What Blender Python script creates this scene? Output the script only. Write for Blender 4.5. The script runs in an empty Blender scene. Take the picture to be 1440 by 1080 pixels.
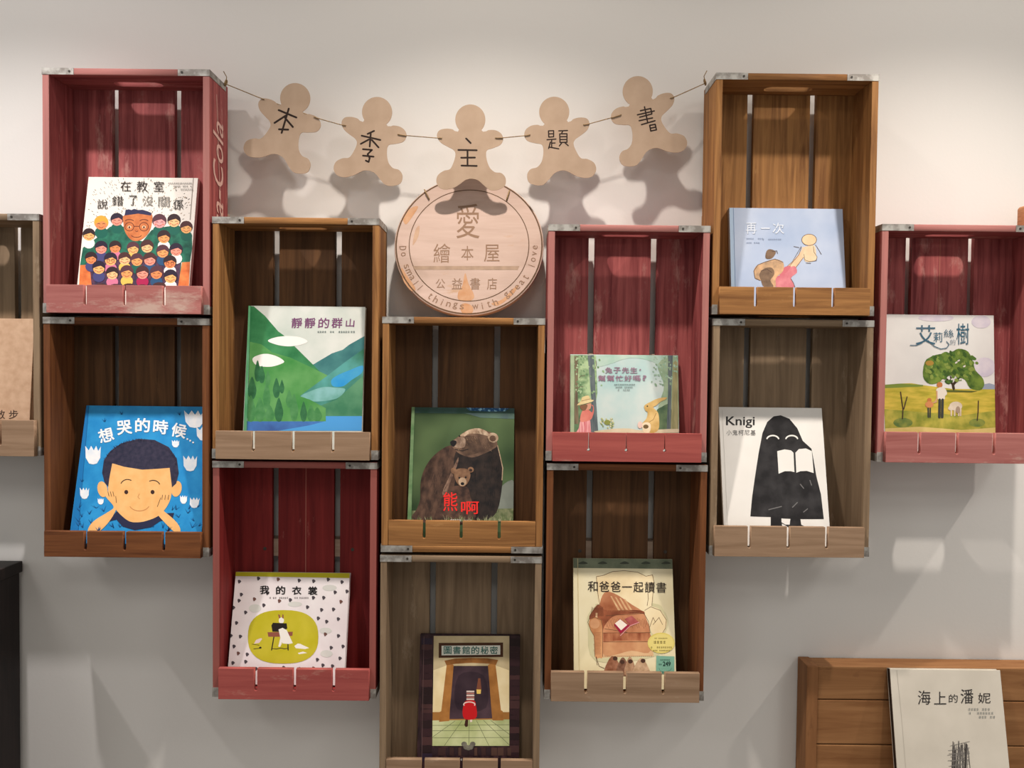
import bpy, bmesh, math, random
from mathutils import Vector, Matrix
random.seed(7)
S = bpy.context.scene
COL = S.collection

# ------------------------------------------------------------------ camera
F = 1080.0                                   # focal length in pixels of the 1440 x 1080 frame
CAM = Vector((0.0, -1.60, 1.45))
CR = Matrix.Rotation(math.radians(90 - 1.5), 3, 'X') @ Matrix.Rotation(math.radians(0.62), 3, 'Z')
cd = bpy.data.cameras.new('camera'); cam = bpy.data.objects.new('camera', cd); COL.objects.link(cam)
cam.matrix_world = Matrix.Translation(CAM) @ CR.to_4x4()
cd.sensor_width = 36.0; cd.lens = 36.0 * F / 1440.0; cd.clip_start = 0.02
S.camera = cam

# ------------------------------------------------------------------ light
S.view_settings.view_transform = 'Standard'; S.view_settings.look = 'None'
S.view_settings.gamma = 1.0; S.view_settings.exposure = 0.0
S.view_settings.use_curve_mapping = False
W = bpy.data.worlds.new('room_light'); S.world = W; W.use_nodes = True
W.node_tree.nodes['Background'].inputs[0].default_value = (1.0, 0.975, 0.93, 1)
W.node_tree.nodes['Background'].inputs[1].default_value = 0.45
def spot(x, power, top_fill, col):
    """A track spot: a wall washing beam, and an added weak wide light filling the upper wall."""
    for p, ang, bl, sc in ((power, 89, 1.0, 1.22), (top_fill, 150, 0.6, 1.0)):  # the second, wide light is an added fill for the upper wall
        l = bpy.data.lights.new('ceiling_spot_and_fill', 'SPOT'); l.energy = p; l.color = col
        l.spot_size = math.radians(ang); l.spot_blend = bl; l.shadow_soft_size = 0.022
        o = bpy.data.objects.new('ceiling_spot_and_fill', l); COL.objects.link(o)
        o.location = (x, -0.54, 2.60); o.rotation_euler = (math.radians(5), 0, 0); o.scale = (sc, 1, 1)
for x_, c_ in ((-1.98, (1, .93, .90)), (-1.02, (1, .93, .90)), (-0.06, (1, .89, .79)), (0.90, (1, .90, .80)), (1.86, (1, .90, .80))): spot(x_, 72, 6.5, c_)
for x_, y_, p_ in ((-1.9, -2.3, 10), (0.1, -2.9, 10), (1.9, -2.0, 12)):      # ceiling panels of the room
    l = bpy.data.lights.new('ceiling_panel', 'AREA'); l.energy = p_; l.size = 0.6; l.color = (1.0, 0.96, 0.90)
    o = bpy.data.objects.new('ceiling_panel', l); COL.objects.link(o); o.location = (x_, y_, 2.93)

# ------------------------------------------------------------------ measuring: a point of the photo on a plane of the place
def ray(px, py):
    return CR @ Vector(((px - 720) / F, -(py - 540) / F, -1.0))
def at(px, py, Y):
    d = ray(px, py); return CAM + d * ((Y - CAM.y) / d.y)
class Plane:                                  # a cover or a disc: local x right, z up along it, layers towards the room
    def __init__(s, o, lean):
        s.o = Vector(o); s.x = Vector((1, 0, 0))
        s.z = Vector((0, math.sin(lean), math.cos(lean))); s.n = Vector((0, -math.cos(lean), math.sin(lean)))
    def loc(s, px, py):
        d = ray(px, py); t = (s.o - CAM).dot(s.n) / d.dot(s.n); p = CAM + d * t - s.o
        return Vector((p.dot(s.x), p.dot(s.z)))

# ------------------------------------------------------------------ materials
def lin(c):
    return tuple((v / 255 / 12.92 if v <= 10.3 else ((v / 255 + 0.055) / 1.055) ** 2.4) for v in c)
def newmat(name):
    m = bpy.data.materials.new(name); m.use_nodes = True
    return m, m.node_tree.nodes, m.node_tree.links, m.node_tree.nodes['Principled BSDF']
_cache = {}
def flat(c, gain=1.0, rough=0.55):
    k = (tuple(c), gain, rough)
    if k in _cache: return _cache[k]
    m, n, l, b = newmat('print_colour')
    v = [min(0.93, x * gain) for x in lin(c)]
    b.inputs['Base Color'].default_value = (*v, 1); b.inputs['Roughness'].default_value = rough
    b.inputs['Specular IOR Level'].default_value = 0.25
    _cache[k] = m; return m
def wash(c1, c2, scale=25, gain=1.0, rough=0.55, stretch=(1, 1, 1), detail=4, lo=0.35, hi=0.65):
    k = (tuple(c1), tuple(c2), scale, gain, stretch, lo, hi, rough)
    if k in _cache: return _cache[k]
    m, n, l, b = newmat('print_wash')
    tc = n.new('ShaderNodeTexCoord'); mp = n.new('ShaderNodeMapping'); mp.inputs['Scale'].default_value = stretch
    no = n.new('ShaderNodeTexNoise'); no.inputs['Scale'].default_value = scale; no.inputs['Detail'].default_value = detail
    cr = n.new('ShaderNodeValToRGB'); cr.color_ramp.elements[0].position = lo; cr.color_ramp.elements[1].position = hi
    cr.color_ramp.elements[0].color = (*[min(.93, x * gain) for x in lin(c1)], 1)
    cr.color_ramp.elements[1].color = (*[min(.93, x * gain) for x in lin(c2)], 1)
    l.new(tc.outputs['Object'], mp.inputs[0]); l.new(mp.outputs[0], no.inputs['Vector'])
    l.new(no.outputs[0], cr.inputs[0]); l.new(cr.outputs[0], b.inputs['Base Color'])
    b.inputs['Roughness'].default_value = rough; b.inputs['Specular IOR Level'].default_value = 0.25
    _cache[k] = m; return m
def wood(name, dark, light, worn, grain='z', wear=0.62, edge=0.0, rough=0.7, fine=1.0):
    m, n, l, b = newmat(name)
    tc = n.new('ShaderNodeTexCoord'); oi = n.new('ShaderNodeObjectInfo')
    mul = n.new('ShaderNodeMath'); mul.operation = 'MULTIPLY'; mul.inputs[1].default_value = 23.0
    add = n.new('ShaderNodeVectorMath'); add.operation = 'ADD'
    l.new(oi.outputs['Random'], mul.inputs[0]); l.new(tc.outputs['Object'], add.inputs[0]); l.new(mul.outputs[0], add.inputs[1])
    mp = n.new('ShaderNodeMapping')
    mp.inputs['Scale'].default_value = (70 * fine, 70 * fine, 3.5) if grain == 'z' else (3.5, 70 * fine, 70 * fine)
    l.new(add.outputs[0], mp.inputs[0])
    g = n.new('ShaderNodeTexNoise'); g.inputs['Scale'].default_value = 1.0; g.inputs['Detail'].default_value = 7; g.inputs['Roughness'].default_value = 0.62
    g.inputs['Distortion'].default_value = 0.6
    l.new(mp.outputs[0], g.inputs['Vector'])
    cr = n.new('ShaderNodeValToRGB'); cr.color_ramp.elements[0].position = 0.33; cr.color_ramp.elements[1].position = 0.68
    cr.color_ramp.elements[0].color = (*dark, 1); cr.color_ramp.elements[1].color = (*light, 1)
    l.new(g.outputs[0], cr.inputs[0])
    mp2 = n.new('ShaderNodeMapping'); mp2.inputs['Scale'].default_value = (16, 16, 5) if grain == 'z' else (5, 16, 16)
    l.new(add.outputs[0], mp2.inputs[0])
    w = n.new('ShaderNodeTexNoise'); w.inputs['Scale'].default_value = 1.6; w.inputs['Detail'].default_value = 8; w.inputs['Roughness'].default_value = 0.7
    l.new(mp2.outputs[0], w.inputs['Vector'])
    wr = n.new('ShaderNodeValToRGB'); wr.color_ramp.elements[0].position = wear; wr.color_ramp.elements[1].position = min(1, wear + 0.14)
    l.new(w.outputs[0], wr.inputs[0]); fac = wr.outputs[0]
    if edge > 0:                              # bare wood rubbed through on the front edges
        sx = n.new('ShaderNodeSeparateXYZ'); l.new(tc.outputs['Object'], sx.inputs[0])
        lt = n.new('ShaderNodeMapRange'); lt.inputs['From Min'].default_value = -0.1215; lt.inputs['From Max'].default_value = -0.1245
        lt.inputs['To Min'].default_value = 0; lt.inputs['To Max'].default_value = edge
        l.new(sx.outputs[1], lt.inputs['Value'])
        mx = n.new('ShaderNodeMath'); mx.operation = 'MAXIMUM'; l.new(lt.outputs[0], mx.inputs[0]); l.new(fac, mx.inputs[1]); fac = mx.outputs[0]
    mix = n.new('ShaderNodeMixRGB'); l.new(fac, mix.inputs[0]); l.new(cr.outputs[0], mix.inputs[1]); mix.inputs[2].default_value = (*worn, 1)
    l.new(mix.outputs[0], b.inputs['Base Color'])
    b.inputs['Roughness'].default_value = rough; b.inputs['Specular IOR Level'].default_value = 0.25
    bp = n.new('ShaderNodeBump'); bp.inputs['Strength'].default_value = 0.25; bp.inputs['Distance'].default_value = 0.001
    l.new(g.outputs[0], bp.inputs['Height']); l.new(bp.outputs[0], b.inputs['Normal'])
    return m
def two(name, *a, **k):
    return {g: wood(name + '_' + g, *a, grain=g, **k) for g in 'zx'}
RED = two('red_paint_wood', (0.16, 0.026, 0.030), (0.44, 0.115, 0.110), (0.50, 0.24, 0.21), wear=0.57, edge=0.55)
DRED = two('deep_red_paint_wood', (0.13, 0.009, 0.010), (0.25, 0.024, 0.022), (0.42, 0.17, 0.14), wear=0.62, edge=0.45)
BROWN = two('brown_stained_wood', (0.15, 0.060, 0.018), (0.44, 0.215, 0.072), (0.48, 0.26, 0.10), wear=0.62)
SHADED = two('shade_darkened_wood', (0.055, 0.024, 0.009), (0.135, 0.062, 0.024), (0.17, 0.085, 0.035), wear=0.64)  # brown slats with the crate's interior shade put into their colour
DBROWN = two('dark_brown_wood', (0.095, 0.030, 0.010), (0.22, 0.080, 0.026), (0.26, 0.115, 0.042), wear=0.62)
GREY = two('grey_brown_wood', (0.17, 0.115, 0.07), (0.30, 0.21, 0.13), (0.38, 0.29, 0.20), wear=0.60)
PALE = two('weathered_wood', (0.24, 0.15, 0.09), (0.36, 0.24, 0.155), (0.42, 0.32, 0.23), wear=0.60)
PINK = two('worn_red_wood', (0.33, 0.105, 0.095), (0.47, 0.185, 0.165), (0.52, 0.36, 0.30), wear=0.54)
PINKRED = two('rubbed_red_wood', (0.30, 0.06, 0.055), (0.42, 0.10, 0.085), (0.48, 0.25, 0.20), wear=0.60)
RAILM = wood('rail_wood', (0.42, 0.30, 0.22), (0.55, 0.42, 0.32), (0.5, 0.38, 0.3), 'x')
SEAM = flat((170, 105, 92), rough=0.8)
def metal(name, c1, c2, rough=0.55, met=0.6):
    m, n, l, b = newmat(name)
    tc = n.new('ShaderNodeTexCoord'); no = n.new('ShaderNodeTexNoise'); no.inputs['Scale'].default_value = 60; no.inputs['Detail'].default_value = 6
    cr = n.new('ShaderNodeValToRGB'); cr.color_ramp.elements[0].position = 0.4; cr.color_ramp.elements[1].position = 0.6
    cr.color_ramp.elements[0].color = (*c1, 1); cr.color_ramp.elements[1].color = (*c2, 1)
    l.new(tc.outputs['Object'], no.inputs['Vector']); l.new(no.outputs[0], cr.inputs[0]); l.new(cr.outputs[0], b.inputs['Base Color'])
    b.inputs['Roughness'].default_value = rough; b.inputs['Metallic'].default_value = met
    return m
STRAP = metal('galvanised_strap', (0.24, 0.22, 0.20), (0.48, 0.47, 0.44))
NAIL = metal('nail', (0.03, 0.025, 0.02), (0.06, 0.05, 0.04), met=0.3)
def plaster(name, c, bump=0.08):
    m, n, l, b = newmat(name)
    tc = n.new('ShaderNodeTexCoord'); no = n.new('ShaderNodeTexNoise'); no.inputs['Scale'].default_value = 140; no.inputs['Detail'].default_value = 5
    bp = n.new('ShaderNodeBump'); bp.inputs['Strength'].default_value = bump; bp.inputs['Distance'].default_value = 0.002
    l.new(tc.outputs['Object'], no.inputs['Vector']); l.new(no.outputs[0], bp.inputs['Height']); l.new(bp.outputs[0], b.inputs['Normal'])
    b.inputs['Base Color'].default_value = (*c, 1); b.inputs['Roughness'].default_value = 0.9; b.inputs['Specular IOR Level'].default_value = 0.1
    return m
WALLM = plaster('wall_paint', (0.78, 0.765, 0.74))

# ------------------------------------------------------------------ mesh helpers
def link(name, me, mats, parent=None):
    me.name = name
    for m in (mats if isinstance(mats, (list, tuple)) else [mats]): me.materials.append(m)
    o = bpy.data.objects.new(name, me); COL.objects.link(o)
    if parent: o.parent = parent
    return o
def tag(o, label=None, cat=None, group=None, kind=None):
    for k, v in (('label', label), ('category', cat), ('group', group), ('kind', kind)):
        if v: o[k] = v
    return o
def thing(name, loc, label, cat, group=None):
    o = bpy.data.objects.new(name, None); COL.objects.link(o); o.location = loc; o.empty_display_size = 0.05
    return tag(o, label, cat, group)
def add_box(bm, x0, x1, y0, y1, z0, z1, bev=0.0, mi=0):
    r = bmesh.ops.create_cube(bm, size=1.0)
    vs = r['verts']
    for v in vs:
        v.co = Vector(((x0 + x1) / 2 + v.co.x * (x1 - x0), (y0 + y1) / 2 + v.co.y * (y1 - y0), (z0 + z1) / 2 + v.co.z * (z1 - z0)))
    fs = {f for v in vs for f in v.link_faces}
    for f in fs: f.material_index = mi
    if bev > 0:
        es = list({e for v in vs for e in v.link_edges})
        r = bmesh.ops.bevel(bm, geom=es, offset=bev, segments=2, affect='EDGES', profile=0.6)
        for f in r['faces']: f.material_index = mi
def box(name, x0, x1, y0, y1, z0, z1, mat, parent=None, bev=0.001):
    bm = bmesh.new(); add_box(bm, x0, x1, y0, y1, z0, z1, bev)
    me = bpy.data.meshes.new(name); bm.to_mesh(me); bm.free()
    return link(name, me, mat, parent)
def add_cyl(bm, c, r, d, axis='Y', seg=16, mi=0):
    rot = {'Y': Matrix.Rotation(math.pi / 2, 4, 'X'), 'X': Matrix.Rotation(math.pi / 2, 4, 'Y'), 'Z': Matrix.Identity(4)}[axis]
    q = bmesh.ops.create_cone(bm, cap_ends=True, segments=seg, radius1=r, radius2=r, depth=d, matrix=Matrix.Translation(c) @ rot)
    for f in {f for v in q['verts'] for f in v.link_faces}: f.material_index = mi
def profile(outline, holes, thick, bev=0.0):
    """A flat outline (with holes) given thickness: a mesh in xy, z from -thick/2 to thick/2."""
    cu = bpy.data.curves.new('p', 'CURVE'); cu.dimensions = '2D'; cu.fill_mode = 'BOTH'
    cu.extrude = max(1e-5, thick / 2 - bev); cu.bevel_depth = bev; cu.bevel_resolution = 1; cu.offset = -bev
    for pts in [outline] + list(holes):
        sp = cu.splines.new('POLY'); sp.points.add(len(pts) - 1); sp.use_cyclic_u = True
        for p, q in zip(sp.points, pts): p.co = (q[0], q[1], 0, 1)
    return curve_mesh(cu)
def curve_mesh(cu):
    o = bpy.data.objects.new('p', cu); COL.objects.link(o)
    me = bpy.data.meshes.new_from_object(o.evaluated_get(bpy.context.evaluated_depsgraph_get()))
    bpy.data.objects.remove(o); bpy.data.curves.remove(cu); me.materials.clear()
    return me
def tube(name, paths, r, mat, parent=None):
    cu = bpy.data.curves.new('p', 'CURVE'); cu.dimensions = '3D'; cu.bevel_depth = r; cu.bevel_resolution = 2; cu.use_fill_caps = True
    for pts in paths:
        sp = cu.splines.new('POLY'); sp.points.add(len(pts) - 1)
        for p, q in zip(sp.points, pts): p.co = (*q, 1)
    return link(name, curve_mesh(cu), mat, parent)
def rounded(cx, cy, hx, hy, r, n=6):
    out = []
    for sx, sy, a0 in ((1, 1, 0), (-1, 1, 90), (-1, -1, 180), (1, -1, 270)):
        for k in range(n + 1):
            a = math.radians(a0 + 90 * k / n); out.append((cx + sx * (hx - r) + r * math.cos(a), cy + sy * (hy - r) + r * math.sin(a)))
    return out
def smooth(pts, n=6):
    out = []; N = len(pts)
    for i in range(N):
        p0, p1, p2, p3 = (Vector(pts[(i + k) % N]) for k in (-1, 0, 1, 2))
        for k in range(n):
            t = k / n
            out.append(tuple(0.5 * ((2 * p1) + (p2 - p0) * t + (2 * p0 - 5 * p1 + 4 * p2 - p3) * t * t + (3 * p1 - p0 - 3 * p2 + p3) * t ** 3)))
    return out
_txt = {}
def text_mesh(body, bold=0.0):
    """Lettering fitted to a unit box; bold (in ems) thickens the strokes by overprinting shifted copies."""
    k = (body, bold)
    if k not in _txt:
        cu = bpy.data.curves.new('t', 'FONT'); cu.body = body; cu.resolution_u = 3
        me = curve_mesh(cu)
        co = [tuple(v.co)[:2] for v in me.vertices]; fa = [tuple(p.vertices) for p in me.polygons]; bpy.data.meshes.remove(me)
        V, Fc = [], []
        for dx, dy in ([(0, 0)] if bold <= 0.003 else [(-1, 0), (1, 0), (0, -1), (0, 1), (.7, .7), (-.7, .7), (.7, -.7), (-.7, -.7)]):
            n_ = len(V); V += [(x + dx * bold, y + dy * bold, n_ // len(co)) for x, y in co]; Fc += [tuple(n_ + i for i in f) for f in fa]
        xs = [v[0] for v in V]; ys = [v[1] for v in V]
        cx, cy, w, h = (min(xs) + max(xs)) / 2, (min(ys) + max(ys)) / 2, max(xs) - min(xs), max(ys) - min(ys)
        _txt[k] = ([((x - cx) / w, (y - cy) / h, 0.000003 * q) for x, y, q in V], Fc)   # each copy a hair above the last
    return _txt[k]

class Art:
    """Printing on a plane: flat shapes in measured coordinates, each layer a hair above the last."""
    def __init__(s, plane, ox, oy, sc, lift=0.0003):
        s.P, s.o, s.sc = plane, (ox, oy), sc; s.h = lift; s.step = 0.000003; s.reset()
        s.clip = None
    def reset(s): s.v, s.f, s.m, s.mats = [], [], [], []
    def frame(s, ox, oy, sc): s.o, s.sc = (ox, oy), sc; return s
    def L(s, p): 
        q = s.P.loc(s.o[0] + p[0] / s.sc, s.o[1] + p[1] / s.sc)
        if s.clip: q = Vector((min(max(q.x, s.clip[0]), s.clip[1]), min(max(q.y, s.clip[2]), s.clip[3])))
        return q
    def mi(s, m):
        if m not in s.mats: s.mats.append(m)
        return s.mats.index(m)
    def face(s, pts, m, same=False):
        if not same: s.h += s.step
        b = len(s.v); s.v += [(q.x, -s.h, q.y) for q in pts]; s.f.append(tuple(range(b, b + len(pts)))); s.m.append(s.mi(m))
    def poly(s, pts, m, sm=0, same=False):
        if sm: pts = smooth(pts, sm)
        s.face([s.L(p) for p in pts], m, same)
    def ell(s, cx, cy, rx, ry, m, rot=0, n=20, a0=0, a1=360, same=False):
        c, d = math.cos(math.radians(rot)), math.sin(math.radians(rot)); k = n if a1 - a0 >= 360 else n + 1
        pts = []
        for i in range(k):
            a = math.radians(a0 + (a1 - a0) * i / n); x, y = rx * math.cos(a), ry * math.sin(a)
            pts.append((cx + x * c - y * d, cy + x * d + y * c))
        s.poly(pts, m, same=same)
    def line(s, pts, w, m, closed=False):
        s.h += s.step
        q = list(pts) + ([pts[0]] if closed else [])
        for a, b in zip(q, q[1:]):
            a, b = Vector(a), Vector(b); d = b - a
            if d.length < 1e-6: continue
            nrm = Vector((-d.y, d.x)).normalized() * w / 2
            s.poly([a + nrm, b + nrm, b - nrm, a - nrm], m, same=True)
        s.h += s.step / 2
        for p in q: s.ell(p[0], p[1], w / 2, w / 2, m, n=8, same=True)
    def arc(s, cx, cy, rx, ry, a0, a1, w, m, n=10):
        s.line([(cx + rx * math.cos(math.radians(a0 + (a1 - a0) * i / n)), cy + ry * math.sin(math.radians(a0 + (a1 - a0) * i / n))) for i in range(n + 1)], w, m)
    def text(s, body, cx, cy, w, h, m, rot=0, bold=0.0, shear=0.0):
        s.h += s.step
        vs, fs = text_mesh(body, bold); b = len(s.v); c, d = math.cos(math.radians(rot)), math.sin(math.radians(rot))
        for x, y, up in vs:
            X, Y = (x + shear * y) * w, y * h
            q = s.L((cx + X * c - Y * d, cy - (X * d + Y * c))); s.v.append((q.x, -s.h - up, q.y))
        s.h += 0.000025; i = s.mi(m)
        for f in fs: s.f.append(tuple(b + k for k in f)); s.m.append(i)
    def tiny(s, x0, x1, y, size, m, gap=0.25, seed=1):
        """a row of lettering too small to read: short broken marks"""
        rnd = random.Random(seed); x = x0; s.h += s.step
        while x < x1:
            if rnd.random() > gap:
                for k in range(2):
                    yy = y - size / 2 + size * (0.25 + 0.5 * k); s.poly([(x, yy - size * .09), (x + size * .8, yy - size * .09), (x + size * .8, yy + size * .09), (x, yy + size * .09)], m, same=True)
                xx = x + size * rnd.uniform(.2, .6); s.poly([(xx, y - size / 2), (xx + size * .16, y - size / 2), (xx + size * .16, y + size / 2), (xx, y + size / 2)], m, same=True)
            x += size * 1.1
    def build(s, name, parent):
        if not s.f: return None
        me = bpy.data.meshes.new(name); me.from_pydata(s.v, [], s.f)
        for p, i in zip(me.polygons, s.m): p.material_index = i
        o = link(name, me, s.mats, parent); s.reset(); return o

# ------------------------------------------------------------------ the setting
box('wall_back', -3.2, 3.2, 0.0, 0.12, 0.0, 2.95, WALLM, bev=0)['kind'] = 'structure'
fl = wash((120, 112, 104), (140, 132, 122), 6)
box('floor', -3.2, 3.2, -4.5, 0.0, -0.05, 0.0, fl, bev=0)['kind'] = 'structure'
box('ceiling', -3.2, 3.2, -4.5, 0.12, 2.95, 3.0, WALLM, bev=0)['kind'] = 'structure'

# ------------------------------------------------------------------ crates
YF, YB, YS = -0.125, -0.042, -0.030           # crate front, inside of the back slats, back of the slats
T = 0.0125
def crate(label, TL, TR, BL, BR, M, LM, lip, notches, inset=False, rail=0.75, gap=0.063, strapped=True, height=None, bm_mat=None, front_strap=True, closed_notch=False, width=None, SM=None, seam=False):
    tl = at(*TL, YF) if TL else None; tr = at(*TR, YF) if TR else None
    bl = at(*BL, YF) if BL else None; br = at(*BR, YF) if BR else None
    if width:
        if TL: x0 = (tl.x + bl.x) / 2; x1 = x0 + width
        else: x1 = (tr.x + br.x) / 2; x0 = x1 - width
        zt = (tl or tr).z; zb = (bl or br).z
    else:
        zt = (tl.z + tr.z) / 2
        if height: x0, x1, zb = tl.x, tr.x, zt - height
        else: x0, x1, zb = (tl.x + bl.x) / 2, (tr.x + br.x) / 2, (bl.z + br.z) / 2
    x0 += 0.0015; x1 -= 0.0015; zt -= 0.0012; zb += 0.0012
    cx = (x0 + x1) / 2; w = (x1 - x0) / 2; h = zt - zb
    r = thing('wooden_crate', (cx, 0, zb), label, 'crate', 'wooden crates hung on the wall')
    for nm, z in (('top_board', h - T / 2), ('bottom_board', T / 2)):
        me = profile([(-w, YF), (w, YF), (w, YB), (-w, YB)], [rounded(0, -0.0745, 0.047, 0.0125, 0.0122)], T, 0.0008)
        for v in me.vertices: v.co.z += z
        link(nm, me, (bm_mat or M)['x'], r)
    for s in (-1, 1):
        a, b = sorted((s * w, s * (w - T)))
        box('side_board', a, b, YF, YB, T, h - T, M['z'], r)
    g = 0.0062
    for a, b in ((-w, -gap - g), (-gap + g, gap - g), (gap + g, w)):
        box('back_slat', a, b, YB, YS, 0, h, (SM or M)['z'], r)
    if seam: box('paint_seam', -0.0012, 0.0003, YB - 0.0004, YB - 0.0001, h * .03, h - T - .002, SEAM, r, 0)
    zr = h * rail
    box('mounting_rail', -w * 0.96, w * 0.96, YS, -0.0005, zr - 0.018, zr + 0.018, RAILM, r)
    bm = bmesh.new()
    for x in (-w * 0.53, w * 0.60): add_cyl(bm, (x, YB - 0.0001, zr), 0.0035, 0.001)
    me = bpy.data.meshes.new('x'); bm.to_mesh(me); bm.free(); link('screw_heads', me, NAIL, r)
    # front lip with three saw slots
    lx0, lx1 = at(lip[0], lip[1], YF - 0.01).x - cx, at(lip[2], lip[1], YF - 0.01).x - cx
    lz1 = at((lip[0] + lip[2]) / 2, lip[1], YF - 0.01).z - zb
    lz0 = (T + 0.0005) if inset else 0.0
    if inset: lx0, lx1 = -w + T + 0.001, w - T - 0.001
    sl = 0.0014 if closed_notch else 0.0062
    pts = [(lx0, lz0), (lx1, lz0), (lx1, lz1)]
    for n in sorted(notches, reverse=True):
        nx = at(n, lip[1], YF - 0.01).x - cx; d = lz1 - (lz1 - lz0) * 0.66
        if closed_notch: d = lz1 - (lz1 - lz0) * 0.60
        a = [(nx + sl / 2, lz1), (nx + sl / 2, d + .003)]
        rr = 0.0030 if closed_notch else sl * 0.5
        a += [(nx + rr * math.cos(t), d + rr * math.sin(t) * 1.0) for t in [math.radians(k) for k in (20, -20, -60, -90, -120, -160, -200)]]
        a += [(nx - sl / 2, d + .003), (nx - sl / 2, lz1)]
        pts += a
    pts += [(lx0, lz1)]
    me = profile(pts, [], 0.010, 0.0005)
    yc = YF + 0.0055 if inset else YF - 0.0055
    for v in me.vertices: x, z, t = v.co; v.co = (x, yc + t, z)
    link('front_lip', me, LM['x'], r)
    # metal straps wrapped round the four corners
    for s in (-1, 1):
        for zc in (T / 2, h - T / 2):
            if zc < h / 2 and not inset: Lf = 0.016
            else: Lf = 0.060
            bm = bmesh.new(); e = 0.0007
            a, b = sorted((s * (w + e), s * (w - Lf)))
            if not (zc < h / 2 and not inset): add_box(bm, a, b, YF - e, YF, zc - T / 2, zc + T / 2, 0)
            else:
                a, b = sorted((s * (w + e), s * max(abs(lx0 if s < 0 else lx1) + .001, w - Lf))); add_box(bm, a, b, YF - e, YF, zc - T / 2, zc + T / 2 + .006, 0)
            a, b = sorted((s * (w + e), s * w)); add_box(bm, a, b, YF, YB, zc - T / 2, zc + T / 2 + (0.003 if zc < h / 2 else 0), 0)
            if Lf > .03:
                add_cyl(bm, (s * (w - 0.052), YF - e, zc), 0.0022, 0.0012, mi=1)
            me = bpy.data.meshes.new('x'); bm.to_mesh(me); bm.free()
            link('corner_strap', me, [STRAP, NAIL], r)
    r['_in'] = [x0 + T, x1 - T, zb + T]
    return r
C = {}
C['1'] = crate('worn red crate at top left with white script lettering on its outer side', (58, 93), (297, 98), (60, 441), (294, 443), RED, PINK, (65, 401, 283), (119.5, 175, 230.5), rail=0.42)
C['1b'] = crate('dark brown crate under the lettered red crate, holding the blue book of a boy', (60, 444.5), (295, 447.5), (61, 782), (294, 784), DBROWN, DBROWN, (62, 748, 282), (120, 175, 230), rail=0.42, SM=SHADED)
C['0'] = crate('greyish brown crate cut off by the left picture edge, holding a tan book', None, (56.5, 300), None, (57, 642), GREY, PALE, (-165, 590, 48), (-110, -55, 0), rail=0.42, width=0.318)
C['2'] = crate('light brown crate with a weathered lip, holding the green mountain book', (297, 304), (535, 306), (298.5, 646), (531.5, 647), BROWN, PALE, (303, 607, 520), (356, 412, 468), rail=0.42, SM=SHADED)
C['2b'] = crate('deep red crate below the green mountain book, holding the dotted book', (296, 648.5), (530, 648.5), (300, 981), (530, 983), DRED, PINKRED, (307, 941, 519), (359.5, 414, 469), rail=0.588, seam=True)
C['3'] = crate('brown crate under the round wooden sign, holding the bear book', (537.5, 444), (767.5, 447), (534.5, 777.5), (763.5, 778.5), BROWN, BROWN, (544, 734.5, 753), (595.5, 648, 702), inset=True, rail=0.42, SM=SHADED)
C['3b'] = crate('weathered pale crate at bottom centre, holding the dark library book', (534, 780.5), (763, 781.5), None, None, GREY, PALE, (545, 1073, 753), (594, 648, 702), inset=True, rail=0.48, height=0.463)
C['4'] = crate('red crate right of the round wooden sign, holding the woodland book', (769.5, 314), (999, 317), (767.5, 649), (995, 650), RED, PINKRED, (777, 609, 987), (828, 881, 935), rail=0.42, closed_notch=True)
C['4b'] = crate('dark brown crate with a weathered lip, holding the cream armchair book', (767.5, 651.5), (994, 652.5), (765.5, 984), (992, 986), DBROWN, PALE, (775, 946, 984), (824, 879, 933), rail=0.588, SM=SHADED)
C['5'] = crate('light brown crate at top right tied to the garland, holding the pale blue book', (1006, 99), (1238, 106), (1001, 443), (1228.5, 445), BROWN, BROWN, (1012, 404, 1224), (1063, 1118, 1172), rail=0.42)
C['5b'] = crate('greyish brown crate under the pale blue book, holding the white book with a black figure', (1001.5, 447), (1228, 450), (998, 782), (1224.5, 783), GREY, PALE, (1005, 741, 1216), (1054, 1109, 1163), rail=0.42)
C['6'] = crate('red crate cut off by the right picture edge, holding the big tree book', (1240.5, 314), None, (1231.5, 650), None, RED, PINK, (1246, 608.5, 1455), (1293, 1346, 1398), rail=0.42, width=0.318, seam=True)
# lettering and line along the outer side of the red crate
r = C['1']; w1 = (r['_in'][1] + T) - r.location.x
sidem = flat((215, 175, 165))
vs, fs = text_mesh('Coca-Cola', 0.004)
me = bpy.data.meshes.new('x')
me.from_pydata([(w1 + 0.0009 + up, -0.083 - (y * 0.052), 0.235 + (x + 0.25 * y * .16) * 0.30) for x, y, up in vs], [], fs)
link('side_lettering', me, sidem, r)
me = bpy.data.meshes.new('x')
pts = [(-0.092, 0.43), (-0.083, 0.33), (-0.072, 0.22), (-0.066, 0.12)]
me.from_pydata([(w1 + 0.0007, y + k * 0.0022, z) for y, z in pts for k in (0, 1)], [], [(2 * i, 2 * i + 1, 2 * i + 3, 2 * i + 2) for i in range(3)])
link('side_stripe', me, sidem, r)

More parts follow.
